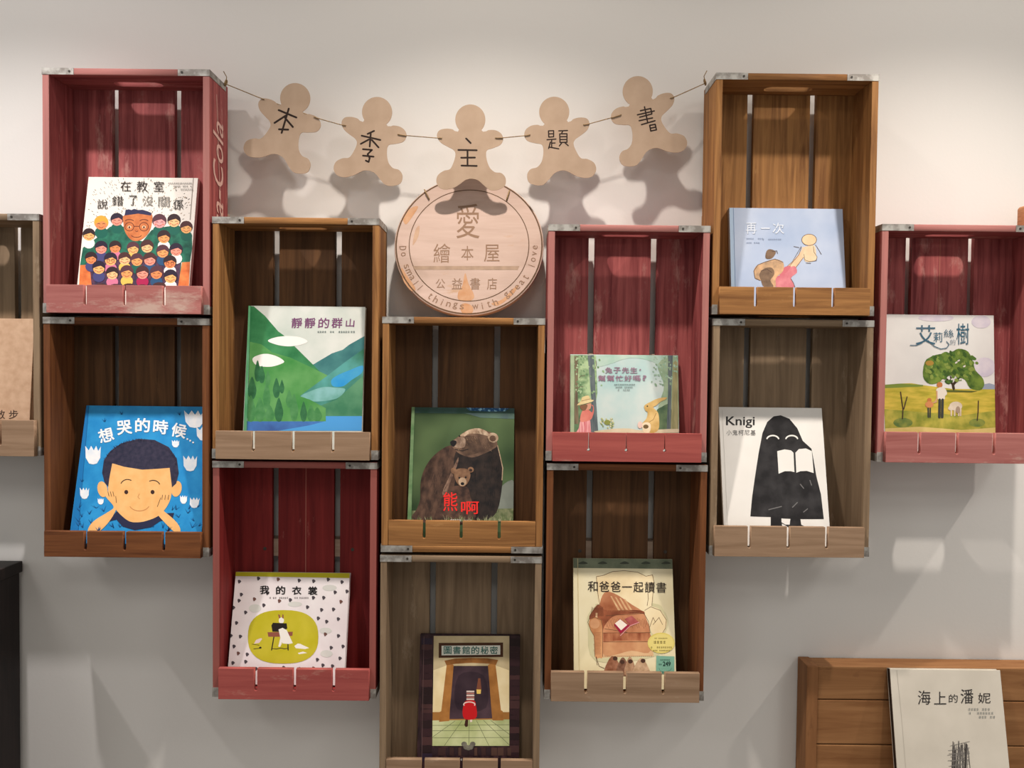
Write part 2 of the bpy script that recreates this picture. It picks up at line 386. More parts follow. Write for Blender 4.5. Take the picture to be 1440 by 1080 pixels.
# ------------------------------------------------------------------ books
PAGE = wash((225, 215, 195), (240, 232, 215), 400, stretch=(1, 60, 1), rough=0.8)
def book(label, cr, TL, TR, base, thick=0.012, spine='left', spine_mat=None, front=None, xr=None, xl=None, yb=None, dy=None):
    """A hardback leaning back in its crate: its top touches the slats, its foot stands behind the lip."""
    if cr is not None:
        zb = C[cr]['_in'][2]; inset = cr in ('3', '3b')
        y0 = YF + (0.0125 if inset else 0.002); ytop_back = YB - 0.001
    else:
        zb, y0, ytop_back = yb
    th = 0.2
    for _ in range(12):
        yt = ytop_back - thick * math.cos(th)
        if dy: y0 = max(yt - dy, YF + (0.0125 if inset else 0.002))
        t = at((TL[0] + TR[0]) / 2, (TL[1] + TR[1]) / 2, yt)
        z0 = zb + thick * math.sin(th) + 0.0008
        th = math.atan2(yt - y0, t.z - z0)
    H = math.hypot(yt - y0, t.z - z0)
    xa, xb = at(*TL, yt).x, at(*TR, yt).x
    if xr is not None: xb = xr
    if xl is not None: xa = xl
    b = thing('picture_book', ((xa + xb) / 2, y0, z0), label, 'book', 'picture books on display')
    b.rotation_euler = (-th, 0, 0)
    w = (xb - xa) / 2; e = 0.0022
    P = Plane((b.location.x, y0, z0), th)
    box('front_cover', -w, w, 0, e, 0, H, base, b, 0.0006)
    box('back_cover', -w, w, thick - e, thick, 0, H, base, b, 0.0006)
    sx = -1 if spine == 'left' else 1
    a, c = sorted((sx * w, sx * (w - 0.002)))
    box('spine', a, c, e, thick - e, 0, H, spine_mat or base, b, 0.0)
    a, c = sorted((sx * (w - 0.002), -sx * (w - 0.004)))
    box('page_block', a, c, e, thick - e, 0.003, H - 0.003, PAGE, b, 0.0)
    A = Art(P, 0, 0, 1); A.clip = (-w + .0002, w - .0002, 0.0002, H - .0002)
    A.w, A.H, A.b = w, H, b
    return A
K = (25, 22, 22)
def done(A, art=True):
    A.build('cover_illustration', A.b)
def title(A): A.build('title_lettering', A.b)
def tuft(A, x, y, n, h, w, m, seed=0, spread=0.5):
    rnd = random.Random(seed)
    for k in range(n):
        a = rnd.uniform(-spread, spread); hh = h * rnd.uniform(.6, 1)
        A.poly([(x - w + k * 0.4, y), (x + w + k * .4, y), (x + math.sin(a) * hh, y - math.cos(a) * hh)], m, same=k > 0)

# --- crowd of children
def b_crowd():
    A = book('white picture book crowded with smiling children around a man in round glasses', '1', (124.5, 249), (278.5, 250), flat((240, 234, 224)), 0.011, spine='right', dy=0.05)
    A.frame(100, 240, 6.355)
    rnd = random.Random(3); ink = flat((60, 50, 45)); ink2 = flat((150, 120, 80))
    A.poly([(1090, 62), (1097, 62), (1068, 440), (1060, 440)], flat((150, 140, 130)))
    for k in range(330):
        x, y = rnd.uniform(140, 1075), rnd.uniform(70, 520)
        r = math.hypot((x - 600) / 520, (y - 560) / 470)
        if y > 470 and 200 < x < 1000: continue
        if r > 1.12: continue
        a = math.atan2(y - 560, x - 600); d = Vector((math.cos(a), math.sin(a))) * rnd.uniform(4, 9)
        nn = Vector((-d.y, d.x)).normalized() * 1.7; p = Vector((x, y))
        A.poly([p - d + nn, p + d + nn, p + d - nn, p - d - nn], ink if rnd.random() < .75 else ink2, same=k > 0)
    green = wash((18, 80, 66), (40, 120, 95), 60)
    A.poly([(80, 845), (105, 690), (230, 600), (350, 500), (470, 500), (560, 620), (640, 630), (720, 530), (850, 500), (960, 490), (1080, 590), (1088, 690), (1062, 818), (985, 820), (980, 1042), (175, 1030), (165, 840)], green)
    A.poly([(165, 760), (985, 760), (962, 1042), (178, 1032)], wash((50, 45, 70), (95, 60, 85), 120))
    arm = wash((200, 100, 50), (235, 135, 75), 60)
    A.poly([(80, 845), (165, 840), (185, 1028), (72, 1028)], arm); A.poly([(992, 820), (1064, 815), (1052, 1046), (955, 1042)], arm)
    def kid(x, y, r, skin, hair, shirt, specs=False):
        A.ell(x, y + r * 1.35, r * 0.95, r * 0.85, flat(shirt), n=14)
        A.ell(x, y - r * .12, r * 1.04, r * 1.0, flat(hair), n=16)
        A.ell(x, y + r * .16, r * .86, r * .78, flat(skin), n=16)
        A.poly([(x - r * .85, y + r * .05), (x - r * .7, y - r * .5), (x, y - r * .75), (x + r * .7, y - r * .5), (x + r * .85, y + r * .05), (x + r * .3, y - r * .32), (x - r * .2, y - r * .2)], flat(hair))
        ik = flat((60, 30, 25))
        for s in (-1, 1):
            A.arc(x + s * r * .36, y + r * .16, r * .17, r * .13, 200, 340, r * .08, ik, 4)
            A.ell(x + s * r * .52, y + r * .42, r * .16, r * .11, flat((230, 120, 95)), n=8)
            if specs: A.arc(x + s * r * .36, y + r * .14, r * .26, r * .26, 0, 360, r * .07, flat((140, 40, 30)), 8)
        A.arc(x, y + r * .42, r * .32, r * .24, 20, 160, r * .08, flat((150, 40, 35)), 5)
    sk = [(240, 180, 110), (235, 160, 95), (225, 140, 85), (245, 190, 135), (240, 150, 130)]
    hr = [(50, 32, 36), (75, 42, 42), (40, 30, 50), (85, 50, 60)]
    sh = [(240, 235, 230), (40, 80, 120), (20, 95, 80), (230, 190, 90), (210, 120, 150), (70, 70, 120)]
    for i, (x, y, r) in enumerate([(160, 575, 55), (270, 470, 62), (410, 440, 56), (790, 455, 62), (920, 450, 58), (1030, 510, 55)]):
        kid(x, y, r, sk[(i * 2) % 5] if i != 3 else (235, 160, 160), hr[i % 4] if i != 1 else (225, 165, 60), sh[2] if i else sh[0])
    # the tall man
    A.poly([(475, 400), (600, 372), (718, 385), (720, 480), (690, 560), (630, 615), (580, 630), (530, 612), (485, 550), (468, 470)], wash((185, 100, 55), (215, 130, 75), 60), 6)
    A.poly([(478, 402), (488, 352), (515, 345), (540, 352), (565, 342), (600, 352), (640, 350), (680, 362), (720, 378), (716, 402), (600, 385)], flat((42, 42, 78)))
    br = flat((90, 35, 25))
    for x in (522, 652):
        A.arc(x, 502, 40, 38, 0, 360, 6, br, 16); A.ell(x, 505, 17, 13, flat((238, 205, 165))); A.ell(x, 507, 9, 10, br); A.arc(x, 455, 38, 18, 200, 340, 7, br, 6)
    A.line([(562, 498), (612, 498)], 6, br); A.arc(587, 530, 12, 16, 30, 150, 5, br, 5); A.arc(585, 575, 45, 22, 15, 165, 6, br, 8)
    for i, (x, y, r) in enumerate([(830, 595, 58), (270, 690, 57), (395, 685, 54), (555, 695, 55), (680, 680, 57), (820, 725, 57), (940, 710, 57), (180, 785, 54), (355, 795, 58), (480, 790, 56), (590, 800, 56), (705, 795, 58), (885, 820, 58), (250, 870, 58), (370, 920, 56), (500, 910, 58), (640, 915, 58), (765, 915, 58), (890, 950, 60)]):
        kid(x, y, r, sk[(i * 3 + 1) % 5], hr[(i * 2 + i // 3) % 4], sh[(i * 5) % 6] if i != 16 else (170, 30, 80), specs=i in (8, 12))
    for x, y in ((270, 1030), (400, 1035), (520, 1030), (790, 1020), (640, 1040)): A.ell(x, y + 10, 60, 32, flat(hr[1]), n=14)
    done(A)
    ik = flat((40, 35, 32)); gr = flat((120, 118, 112))
    for ch, x, y, w, h, m in (('在', 490, 140, 92, 92, ik), ('教', 637, 142, 96, 96, ik), ('室', 787, 142, 90, 92, ik),
                              ('說', 283, 300, 92, 86, ik), ('錯', 418, 272, 98, 88, ik), ('了', 556, 268, 70, 88, ik), ('沒', 690, 272, 90, 90, gr), ('關', 832, 282, 100, 92, gr), ('係', 960, 305, 90, 92, ik)):
        A.text(ch, x, y, w, h, m, rot=0, bold=-0.004)
    for i, y in enumerate((115, 142, 170)): A.tiny(870 + i * 30, 1080, y, 15, gr, seed=i)
    title(A)
b_crowd()

# --- boy on blue
def b_boy():
    A = book('blue picture book of a boy resting his cheeks on his hands among white tulips', '1b', (121.5, 570), (292, 572), wash((30, 134, 200), (44, 150, 212), 40), 0.011, xr=C['1b']['_in'][1] - 0.006, dy=0.066)
    A.frame(0, 540, 4)
    dk = flat((25, 85, 140))
    A.poly([(455, 122), (500, 122), (440, 828), (398, 828)], flat((24, 118, 184)))
    A.line([(500, 125), (440, 828)], 3, flat((18, 95, 155)))
    rnd = random.Random(5)
    for k in range(46):
        x, y = rnd.uniform(440, 1130), rnd.uniform(690, 815); tuft(A, x, y, 3, 38, 3, dk, k, 1.1)
    for x, y in ((590, 212), (685, 172), (1010, 175), (460, 550)): tuft(A, x, y, 5, 26, 3, dk, int(x), 1.2)
    wt = wash((225, 235, 245), (250, 250, 250), 60)
    def tulip(x, y, w, h, t=0, clip=False):
        A.poly([(x - w / 2 + t, y - h / 2), (x - w * .28 + t, y - h * .25), (x - w * .12 + t, y - h / 2), (x + w * .05 + t, y - h * .25), (x + w * .2 + t, y - h / 2), (x + w * .33 + t, y - h * .22), (x + w / 2 + t, y - h * .46), (x + w * .46, y + h * .15), (x + w * .25, y + h * .45), (x, y + h / 2), (x - w * .25, y + h * .45), (x - w * .46, y + h * .15)], wt)
    for t in ((524, 400, 88, 105, 0), (1096, 198, 112, 98, -4), (1150, 280, 90, 80), (988, 336, 42, 42), (1070, 447, 78, 88), (476, 615, 52, 64), (567, 660, 34, 36), (1033, 650, 40, 48), (1093, 668, 54, 60, 4)): tulip(*t)
    sk = wash((235, 178, 110), (242, 190, 125), 50); ski = flat((200, 135, 80)); hair = wash((38, 40, 62), (58, 54, 74), 120)
    A.ell(577, 592, 28, 45, sk, -12); A.ell(994, 590, 28, 45, sk, 12)
    A.poly([(610, 775), (660, 712), (720, 755), (770, 772), (900, 728), (980, 725), (972, 755), (900, 772), (850, 806), (760, 822), (690, 802), (655, 762)], flat((38, 42, 72)))
    A.poly([(622, 450), (800, 470), (958, 465), (970, 560), (955, 660), (900, 735), (830, 768), (770, 778), (720, 768), (660, 715), (620, 650), (608, 570)], sk, 5)
    A.poly([(575, 500), (585, 430), (620, 378), (680, 335), (780, 308), (870, 315), (950, 355), (995, 420), (1006, 500), (992, 560), (968, 582), (955, 472), (880, 478), (800, 482), (700, 466), (632, 446), (616, 530), (610, 578), (590, 556)], hair)
    for k in range(40):
        a = math.radians(195 + k * 4); x, y = 790 + 205 * math.cos(a), 475 + 160 * math.sin(a)
        tuft(A, x, y + 6, 2, 20, 4, hair, k, 1.0)
    for pts in ([(498, 830), (505, 798), (540, 762), (612, 718), (640, 690), (600, 640), (588, 612), (640, 600), (662, 650), (655, 705), (610, 780), (552, 832)],
                [(1015, 832), (1008, 798), (975, 758), (920, 712), (905, 690), (935, 645), (964, 605), (920, 588), (890, 660), (882, 722), (930, 782), (985, 834)]): A.poly(pts, sk, 4)
    bk = flat((60, 38, 35))
    A.ell(711, 608, 11, 12, bk); A.ell(859, 608, 11, 12, bk)
    A.arc(718, 575, 40, 38, 205, 300, 5, bk, 8); A.arc(862, 578, 40, 36, 240, 335, 5, bk, 8)
    A.line([(785, 618), (776, 636), (786, 646)], 3, ski); A.arc(785, 672, 58, 42, 25, 155, 4, ski, 10)
    for x in (608, 622, 636): A.line([(x, 606), (x + 6, 632)], 3, bk)
    for x in (915, 932, 950): A.line([(x, 625), (x - 4, 650)], 3, bk)
    A.line([(652, 632), (656, 668)], 3, bk); A.line([(905, 640), (886, 690)], 3, bk)
    tuft(A, 555, 828, 6, 34, 4, dk, 1, .9); tuft(A, 945, 828, 6, 38, 4, flat((38, 42, 72)), 2, .9)
    done(A)
    w = flat((250, 250, 250))
    for ch, x, y, rt in (('想', 597, 288, 14), ('哭', 700, 245, 6), ('的', 803, 232, 0), ('時', 905, 242, -5), ('候', 1008, 262, -12)): A.text(ch, x, y, 84, 80, w, rot=rt, bold=0.022)
    for x, y in ((1055, 310), (1071, 319), (1087, 329)): A.ell(x, y, 5, 5, w)
    title(A)
b_boy()

# --- green mountains
def b_mountain():
    A = book('green picture book of a misty mountain valley above a blue lake', '2', (349.5, 430), (514, 431.5), wash((195, 206, 198), (222, 226, 220), 12), 0.012, spine_mat=flat((60, 150, 90)), dy=0.036)
    A.frame(340, 425, 5.837)
    g1 = wash((38, 112, 66), (70, 145, 92), 22); g2 = wash((62, 138, 66), (105, 165, 98), 16); tl = wash((48, 105, 110), (78, 140, 138), 18); g3 = wash((52, 115, 88), (90, 165, 160), 16)
    A.poly([(60, 25), (100, 35), (190, 112), (300, 240), (345, 272), (440, 368), (585, 512), (700, 600), (470, 775), (60, 975)], g1)
    A.poly([(585, 512), (740, 420), (830, 390), (880, 350), (1008, 278), (1006, 640), (690, 620)], tl)
    A.poly([(66, 325), (160, 345), (250, 412), (400, 455), (560, 530), (710, 603), (480, 772), (300, 978), (50, 978)], g2)
    A.poly([(470, 775), (700, 605), (850, 490), (1006, 380), (1000, 945), (660, 945), (640, 980), (400, 980)], g3)
    A.poly([(1004, 600), (900, 690), (780, 800), (640, 850), (620, 945), (1002, 945)], wash((62, 125, 92), (98, 155, 118), 20))
    A.poly([(735, 640), (790, 598), (880, 560), (990, 520), (985, 580), (900, 640), (830, 690), (750, 690)], wash((45, 150, 215), (80, 170, 210), 25), 5)
    A.poly([(490, 765), (650, 700), (760, 700), (850, 715), (780, 790), (620, 815), (520, 800)], wash((80, 150, 130), (135, 190, 190), 22), 5)
    A.poly([(640, 945), (675, 935), (1000, 935), (998, 1055), (15, 1055), (28, 975), (560, 975)], flat((80, 160, 225)))
    A.poly([(28, 975), (690, 975), (560, 1010), (300, 1055), (15, 1055)], wash((60, 95, 160), (75, 130, 200), 18))
    A.poly([(50, 700), (300, 700), (480, 772), (560, 800), (690, 870), (690, 978), (45, 978)], g2)
    wt = flat((245, 242, 238))
    A.poly([(215, 318), (280, 288), (380, 278), (480, 288), (540, 320), (500, 345), (400, 362), (300, 352)], wt, 5)
    A.poly([(90, 460), (150, 430), (220, 425), (300, 450), (348, 488), (300, 515), (230, 530), (150, 525), (105, 505)], wt, 5)
    tr = [wash((38, 96, 60), (60, 120, 76), 60), wash((62, 128, 72), (85, 145, 90), 60)]
    for x, y, rx, ry, k in ((85, 700, 36, 90, 0), (130, 560, 26, 85, 0), (165, 590, 26, 70, 0), (215, 620, 22, 60, 1), (205, 760, 32, 110, 1), (285, 700, 30, 80, 0), (330, 690, 20, 55, 0), (305, 880, 36, 98, 0), (390, 790, 28, 70, 1), (430, 860, 34, 110, 1), (508, 895, 28, 82, 0), (75, 870, 40, 110, 1), (150, 880, 44, 100, 1), (570, 910, 34, 68, 1), (620, 920, 40, 58, 1), (230, 910, 40, 66, 1)):
        A.poly([(x, y - ry), (x + rx * .7, y - ry * .3), (x + rx, y + ry * .3), (x + rx * .5, min(y + ry, 974)), (x - rx * .5, min(y + ry, 974)), (x - rx, y + ry * .3), (x - rx * .7, y - ry * .3)], tr[k], 3)
    A.poly([(50, 25), (72, 25), (40, 1055), (15, 1055)], wash((90, 170, 115), (120, 190, 150), 20)); A.line([(74, 28), (44, 1050)], 3, flat((40, 110, 75)))
    done(A)
    p = flat((120, 66, 112))
    for i, ch in enumerate('靜靜的群山'): A.text(ch, 452 + i * 108 + (6 if i > 1 else 0), 170, 88 if i < 4 else 70, 84 if i < 4 else 66, p, bold=0.012, shear=0.08)
    gm = flat((90, 110, 110))
    for a, b in ((622, 690), (725, 745), (795, 870), (895, 920)): A.tiny(a, b, 244, 17, gm, 0.0, a)
    title(A)
b_mountain()

# --- dotted book with yellow oval
def b_dots():
    A = book('white picture book dotted with small hearts around a yellow green oval', '2b', (331.5, 804), (492, 806), wash((226, 216, 218), (238, 232, 232), 14), 0.012, dy=0.05)
    A.frame(320, 795, 6.967)
    yl = flat((190, 182, 28))
    A.poly([(60, 40), (1210, 50), (1200, 125), (60, 105)], yl)
    for x, y, rx, ry in ((1000, 220, 70, 30), (270, 420, 60, 40), (660, 380, 70, 25), (960, 640, 60, 30), (970, 865, 60, 35)): A.ell(x, y, rx, ry, flat((212, 212, 206)))
    hc = [flat((75, 68, 74)), flat((112, 78, 70))]
    for i, (x, y) in enumerate([(118, 160), (305, 130), (498, 138), (704, 150), (846, 156), (988, 140), (1123, 165), (137, 287), (115, 347), (265, 332), (357, 392), (179, 462), (60, 415), (90, 565), (128, 698), (66, 795), (107, 863), (195, 873), (180, 945), (55, 957), (282, 1014), (553, 1003), (710, 1015), (845, 1010), (936, 980), (1030, 988), (882, 925), (1103, 912), (1133, 795), (1017, 808), (960, 676), (1088, 692), (973, 552), (1087, 527), (891, 520), (923, 437), (1040, 432), (1113, 357), (1056, 265), (1172, 256), (944, 318), (843, 318), (785, 410), (617, 340), (510, 350), (393, 272), (35, 690)]):
        A.poly([(x - 16, y - 14), (x - 4, y - 19), (x + 8, y - 14), (x + 17, y - 2), (x + 10, y + 6), (x - 6, y + 20), (x - 14, y + 8)], hc[1 if i % 7 == 2 else 0], 2)
    pts = []
    for k in range(40):
        a = 2 * math.pi * k / 40; c, s = math.cos(a), math.sin(a)
        pts.append((545 + 345 * math.copysign(abs(c) ** .78, c), 700 + 262 * math.copysign(abs(s) ** .78, s)))
    A.poly(pts, wash((186, 176, 28), (198, 186, 52), 20))
    bk = flat((35, 28, 24)); rb = flat((142, 82, 66)); wt = flat((238, 234, 226))
    A.line([(455, 700), (432, 830)], 11, bk); A.line([(592, 770), (594, 830)], 11, bk); A.line([(440, 815), (480, 820), (520, 810), (560, 818), (590, 812)], 7, bk)
    A.poly([(520, 700), (545, 690), (530, 770), (515, 800), (498, 795)], wt)
    A.poly([(392, 655), (640, 650), (636, 690), (560, 700), (400, 700)], rb)
    A.ell(528, 540, 26, 30, wt); A.poly([(505, 520), (495, 480), (512, 484), (520, 515)], rb); A.poly([(535, 515), (538, 478), (550, 485), (550, 522)], rb)
    A.poly([(430, 590), (445, 562), (580, 568), (586, 620), (560, 630), (545, 652), (440, 650)], bk)
    A.poly([(500, 628), (540, 612), (580, 635), (640, 762), (600, 770), (540, 765), (520, 720)], wt)
    A.poly([(260, 768), (280, 730), (330, 712), (340, 722), (310, 760)], flat((222, 200, 196))); A.line([(240, 772), (310, 782)], 5, bk); A.line([(258, 818), (330, 812)], 6, bk); A.ell(322, 806, 12, 9, bk)
    A.poly([(655, 790), (690, 765), (715, 770), (800, 810), (760, 820), (670, 812)], wt); A.poly([(690, 858), (740, 845), (782, 858), (700, 870)], wt)
    done(A)
    for i, ch in enumerate('我的衣裳'): A.text(ch, 364 + 157 * i, 240 + 3 * i, 92, 84, flat(K), bold=0.024)
    gm = flat((110, 104, 104))
    for a, b in ((410, 425), (445, 470), (505, 590), (655, 675), (705, 780)): A.tiny(a, b, 318, 17, gm, 0.0, a)
    title(A)
b_dots()

# --- bears
def b_bear():
    A = book('photo covered book of a brown bear with its cub on blurred green grass', '3', (578.5, 573), (723.5, 573.5), wash((40, 62, 36), (84, 106, 68), 10, detail=1.0), 0.010, dy=0.062)
    A.frame(560, 560, 6)
    A.poly([(140, 70), (985, 70), (985, 135), (140, 125)], wash((28, 62, 48), (58, 84, 82), 20))
    A.poly([(575, 72), (940, 72), (900, 110), (760, 112), (600, 104)], wash((25, 75, 120), (140, 190, 215), 160, lo=.5, hi=.62))
    A.poly([(560, 125), (985, 130), (985, 175), (700, 165)], wash((75, 95, 100), (95, 125, 105), 20))
    
    A.poly([(860, 760), (985, 700), (985, 960), (820, 960)], wash((104, 112, 104), (130, 136, 126), 12), 4)
    A.poly([(80, 950), (985, 930), (985, 1040), (75, 1040)], wash((78, 92, 58), (120, 124, 92), 120))
    fur = wash((46, 32, 27), (92, 68, 55), 60, stretch=(1.2, 1, .7)); dk = wash((22, 19, 20), (48, 38, 34), 60); lt = wash((150, 122, 98), (205, 182, 156), 80)
    A.poly([(140, 1035), (160, 930), (185, 850), (190, 700), (230, 580), (310, 475), (430, 400), (520, 430), (640, 560), (620, 1035)], fur, 4)
    A.poly([(430, 1035), (480, 700), (470, 520), (510, 430), (640, 400), (790, 400), (835, 390), (855, 480), (882, 590), (872, 780), (835, 950), (760, 1020), (640, 1035)], dk, 4)
    A.poly([(370, 800), (440, 640), (505, 500), (500, 560), (450, 680), (410, 800)], wash((86, 64, 54), (140, 112, 94), 80), 3)
    A.line([(838, 400), (858, 480), (882, 590), (876, 690)], 8, wash((150, 128, 104), (190, 168, 140), 60))
    A.poly([(440, 372), (470, 350), (515, 318), (560, 285), (610, 262), (680, 254), (740, 275), (800, 300), (838, 390), (800, 430), (720, 470), (620, 500), (520, 470), (470, 425), (450, 400)], wash((70, 52, 43), (124, 98, 80), 40), 4)
    A.poly([(520, 315), (565, 285), (610, 262), (680, 254), (745, 280), (770, 320), (680, 300), (600, 300), (560, 320)], lt, 4)
    A.poly([(560, 330), (640, 320), (700, 380), (690, 450), (600, 480), (540, 450)], wash((58, 44, 37), (92, 71, 57), 60), 4)
    A.poly([(460, 365), (520, 330), (565, 345), (560, 410), (510, 420), (470, 405)], wash((112, 90, 76), (166, 142, 122), 60), 4)
    A.poly([(438, 372), (460, 355), (490, 362), (490, 385), (468, 410), (448, 398)], flat((22, 20, 22)), 3)
    A.line([(480, 432), (540, 445), (590, 430)], 8, flat((35, 28, 26))); A.ell(517, 320, 8, 7, flat(K))
    A.ell(800, 332, 46, 40, lt, 20); A.ell(798, 340, 28, 26, wash((88, 64, 50), (110, 84, 66), 60), 20)
    rnd = random.Random(12)
    for k in range(120):
        x, y = rnd.uniform(180, 460), rnd.uniform(430, 1000)
        if x < 330 - (y - 430) * .27: continue
        A.line([(x, y), (x - rnd.uniform(4, 14), y + rnd.uniform(24, 46))], 2.6, flat(rnd.choice([(58, 42, 35), (98, 74, 60), (76, 55, 45)])))
    for k in range(60):
        x, y = rnd.uniform(640, 850), rnd.uniform(470, 940); A.line([(x, y), (x + rnd.uniform(-6, 8), y + rnd.uniform(22, 44))], 2.6, flat(rnd.choice([(26, 23, 24), (50, 41, 37)])))
    for k in range(50):
        t = rnd.random(); x, y = 500 + 320 * t, 330 - 70 * math.sin(math.pi * min(1, t * 1.15)) + rnd.uniform(0, 110)
        A.line([(x, y), (x + rnd.uniform(6, 16), y + rnd.uniform(10, 26))], 2.4, flat(rnd.choice([(150, 124, 100), (104, 80, 64), (126, 100, 80)])))
    # cub
    A.poly([(330, 1035), (350, 880), (420, 780), (480, 740), (580, 750), (610, 830), (640, 1035)], wash((48, 34, 30), (92, 66, 54), 70), 4)
    cb = wash((100, 72, 54), (140, 106, 80), 80)
    A.ell(468, 612, 24, 26, cb); A.ell(612, 604, 26, 24, cb); A.ell(612, 608, 14, 12, flat((50, 36, 30)))
    A.poly([(470, 640), (490, 602), (540, 592), (590, 604), (610, 650), (590, 710), (560, 740), (525, 742), (490, 705)], cb, 4)
    A.ell(542, 705, 34, 36, wash((165, 140, 115), (190, 165, 140), 60)); A.ell(542, 722, 15, 13, flat(K)); A.ell(516, 672, 8, 8, flat(K)); A.ell(570, 668, 8, 8, flat(K))
    gs = flat((165, 165, 130)); rnd = random.Random(2)
    for k in range(70): tuft(A, rnd.uniform(85, 980), 1040, 2, rnd.uniform(20, 75), 2.5, gs if k % 2 else flat((110, 128, 80)), k, .6)
    A.poly([(115, 72), (140, 72), (110, 1035), (78, 1035)], wash((80, 120, 75), (135, 160, 120), 30)); A.line([(142, 75), (112, 1035)], 3, flat((50, 80, 48)))
    done(A)
    rd = flat((225, 42, 38))
    A.text('熊', 440, 872, 120, 160, rd, bold=0.006); A.text('啊', 605, 925, 150, 108, rd, bold=0.008)
    A.tiny(440, 530, 1030, 17, flat((235, 235, 230)), 0, 3); A.tiny(560, 610, 1032, 15, flat((190, 190, 180)), 0.2, 4)
    title(A)
b_bear()

# --- library book
def b_library():
    A = book('dark brown picture book framing a scene of a girl in red walking into an archway', '3b', (591, 893), (731.5, 893), wash((34, 20, 24), (66, 42, 46), 60, stretch=(2, 1, .5)), 0.016, dy=0.047)
    A.frame(500, 810, 4)
    rnd = random.Random(9)
    for side in ((372, 432), (868, 925)):
        y = 350
        while y < 1040:
            h = rnd.uniform(24, 52); c = rnd.choice([(52, 30, 34), (70, 44, 44), (44, 32, 48), (38, 22, 24)])
            A.poly([(side[0], y), (side[1], y), (side[1], y + h - 4), (side[0], y + h - 4)], flat(c)); y += h
    x = 430
    while x < 870:
        h = rnd.uniform(18, 42); A.poly([(x, 965), (x + h - 3, 965), (x + h - 3, 1010), (x, 1010)], flat(rnd.choice([(60, 38, 36), (78, 54, 46), (46, 30, 34)]))); x += h
    A.line([(385, 340), (372, 1050)], 3, flat((92, 70, 70)))
    A.poly([(440, 337), (865, 337), (865, 955), (432, 955)], wash((178, 160, 122), (205, 188, 150), 20))
    cr = wash((222, 200, 150), (238, 222, 180), 20)
    A.poly([(438, 530), (520, 500), (485, 770), (434, 770)], cr); A.poly([(780, 500), (863, 530), (863, 770), (815, 770)], cr)
    A.poly([(434, 765), (865, 765), (865, 820), (433, 822)], flat((160, 110, 55)))
    A.poly([(433, 812), (865, 806), (865, 955), (432, 955)], wash((160, 172, 110), (208, 212, 165), 14))
    ln = flat((100, 108, 75))
    for a, b in (((600, 812), (500, 953)), ((640, 812), (637, 953)), ((680, 812), (750, 953)), ((560, 815), (434, 905)), ((720, 812), (865, 950)), ((760, 812), (865, 890)), ((434, 870), (865, 868)), ((434, 910), (865, 908)), ((434, 840), (865, 836))): A.line([a, b], 2.5, ln)
    br = wash((150, 98, 45), (178, 122, 62), 40)
    A.poly([(540, 505), (755, 505), (782, 800), (525, 804)], wash((48, 34, 42), (78, 58, 66), 20))
    A.poly([(580, 560), (720, 560), (735, 740), (570, 745)], wash((38, 24, 34), (60, 44, 52), 20), 4)
    A.poly([(515, 480), (552, 500), (530, 760), (528, 815), (470, 820), (472, 765), (482, 760)], br); A.poly([(785, 478), (745, 500), (765, 760), (770, 812), (832, 812), (828, 760), (818, 755)], br)
    A.poly([(500, 476), (560, 464), (650, 460), (740, 462), (802, 472), (790, 500), (740, 492), (650, 488), (560, 494), (512, 502)], wash((112, 70, 30), (150, 98, 48), 40))
    A.poly([(468, 376), (830, 374), (830, 455), (468, 460)], flat((72, 42, 20))); A.poly([(484, 392), (814, 390), (814, 442), (484, 446)], flat((222, 222, 210)))
    rd = flat((190, 22, 26)); wt = flat((225, 205, 195))
    A.poly([(622, 790), (634, 788), (632, 845), (620, 850), (612, 838)], flat((60, 30, 20))); A.poly([(642, 790), (656, 788), (656, 820), (645, 822)], wt)
    A.poly([(612, 712), (630, 700), (668, 700), (678, 730), (682, 790), (650, 808), (610, 800), (602, 760)], rd, 3)
    for k in range(5): A.poly([(624, 645 + k * 11), (668, 645 + k * 11), (668, 653 + k * 11), (624, 653 + k * 11)], flat((170, 110, 100)) if k % 2 else wt)
    A.arc(640, 722, 32, 14, 160, 380, 6, wt, 8)
    A.poly([(690, 575), (702, 575), (708, 640), (680, 640)], flat((120, 70, 50))); A.poly([(680, 638), (706, 638), (704, 662), (682, 662)], flat((225, 190, 100)))
    gy = wash((85, 82, 74), (130, 126, 112), 60)
    for s in (-1, 1): A.ell(635 + s * 24, 945, 16, 14, gy); A.ell(635 + s * 12, 962, 16, 14, gy)
    A.ell(635, 968, 14, 12, gy)
    done(A)
    gm = flat((40, 100, 92))
    for i, ch in enumerate('圖書館的秘密'): A.text(ch, 518 + i * 52, 417, 44, 44, gm, bold=0.014)
    A.tiny(590, 610, 1032, 12, flat((200, 195, 190)), 0, 1); A.tiny(618, 630, 1032, 10, flat((200, 195, 190)), 0, 2); A.text('圖', 652, 1031, 17, 18, flat((235, 232, 226)), bold=0.02); A.tiny(664, 680, 1031, 14, flat((235, 232, 226)), 0, 5)
    title(A)
b_library()

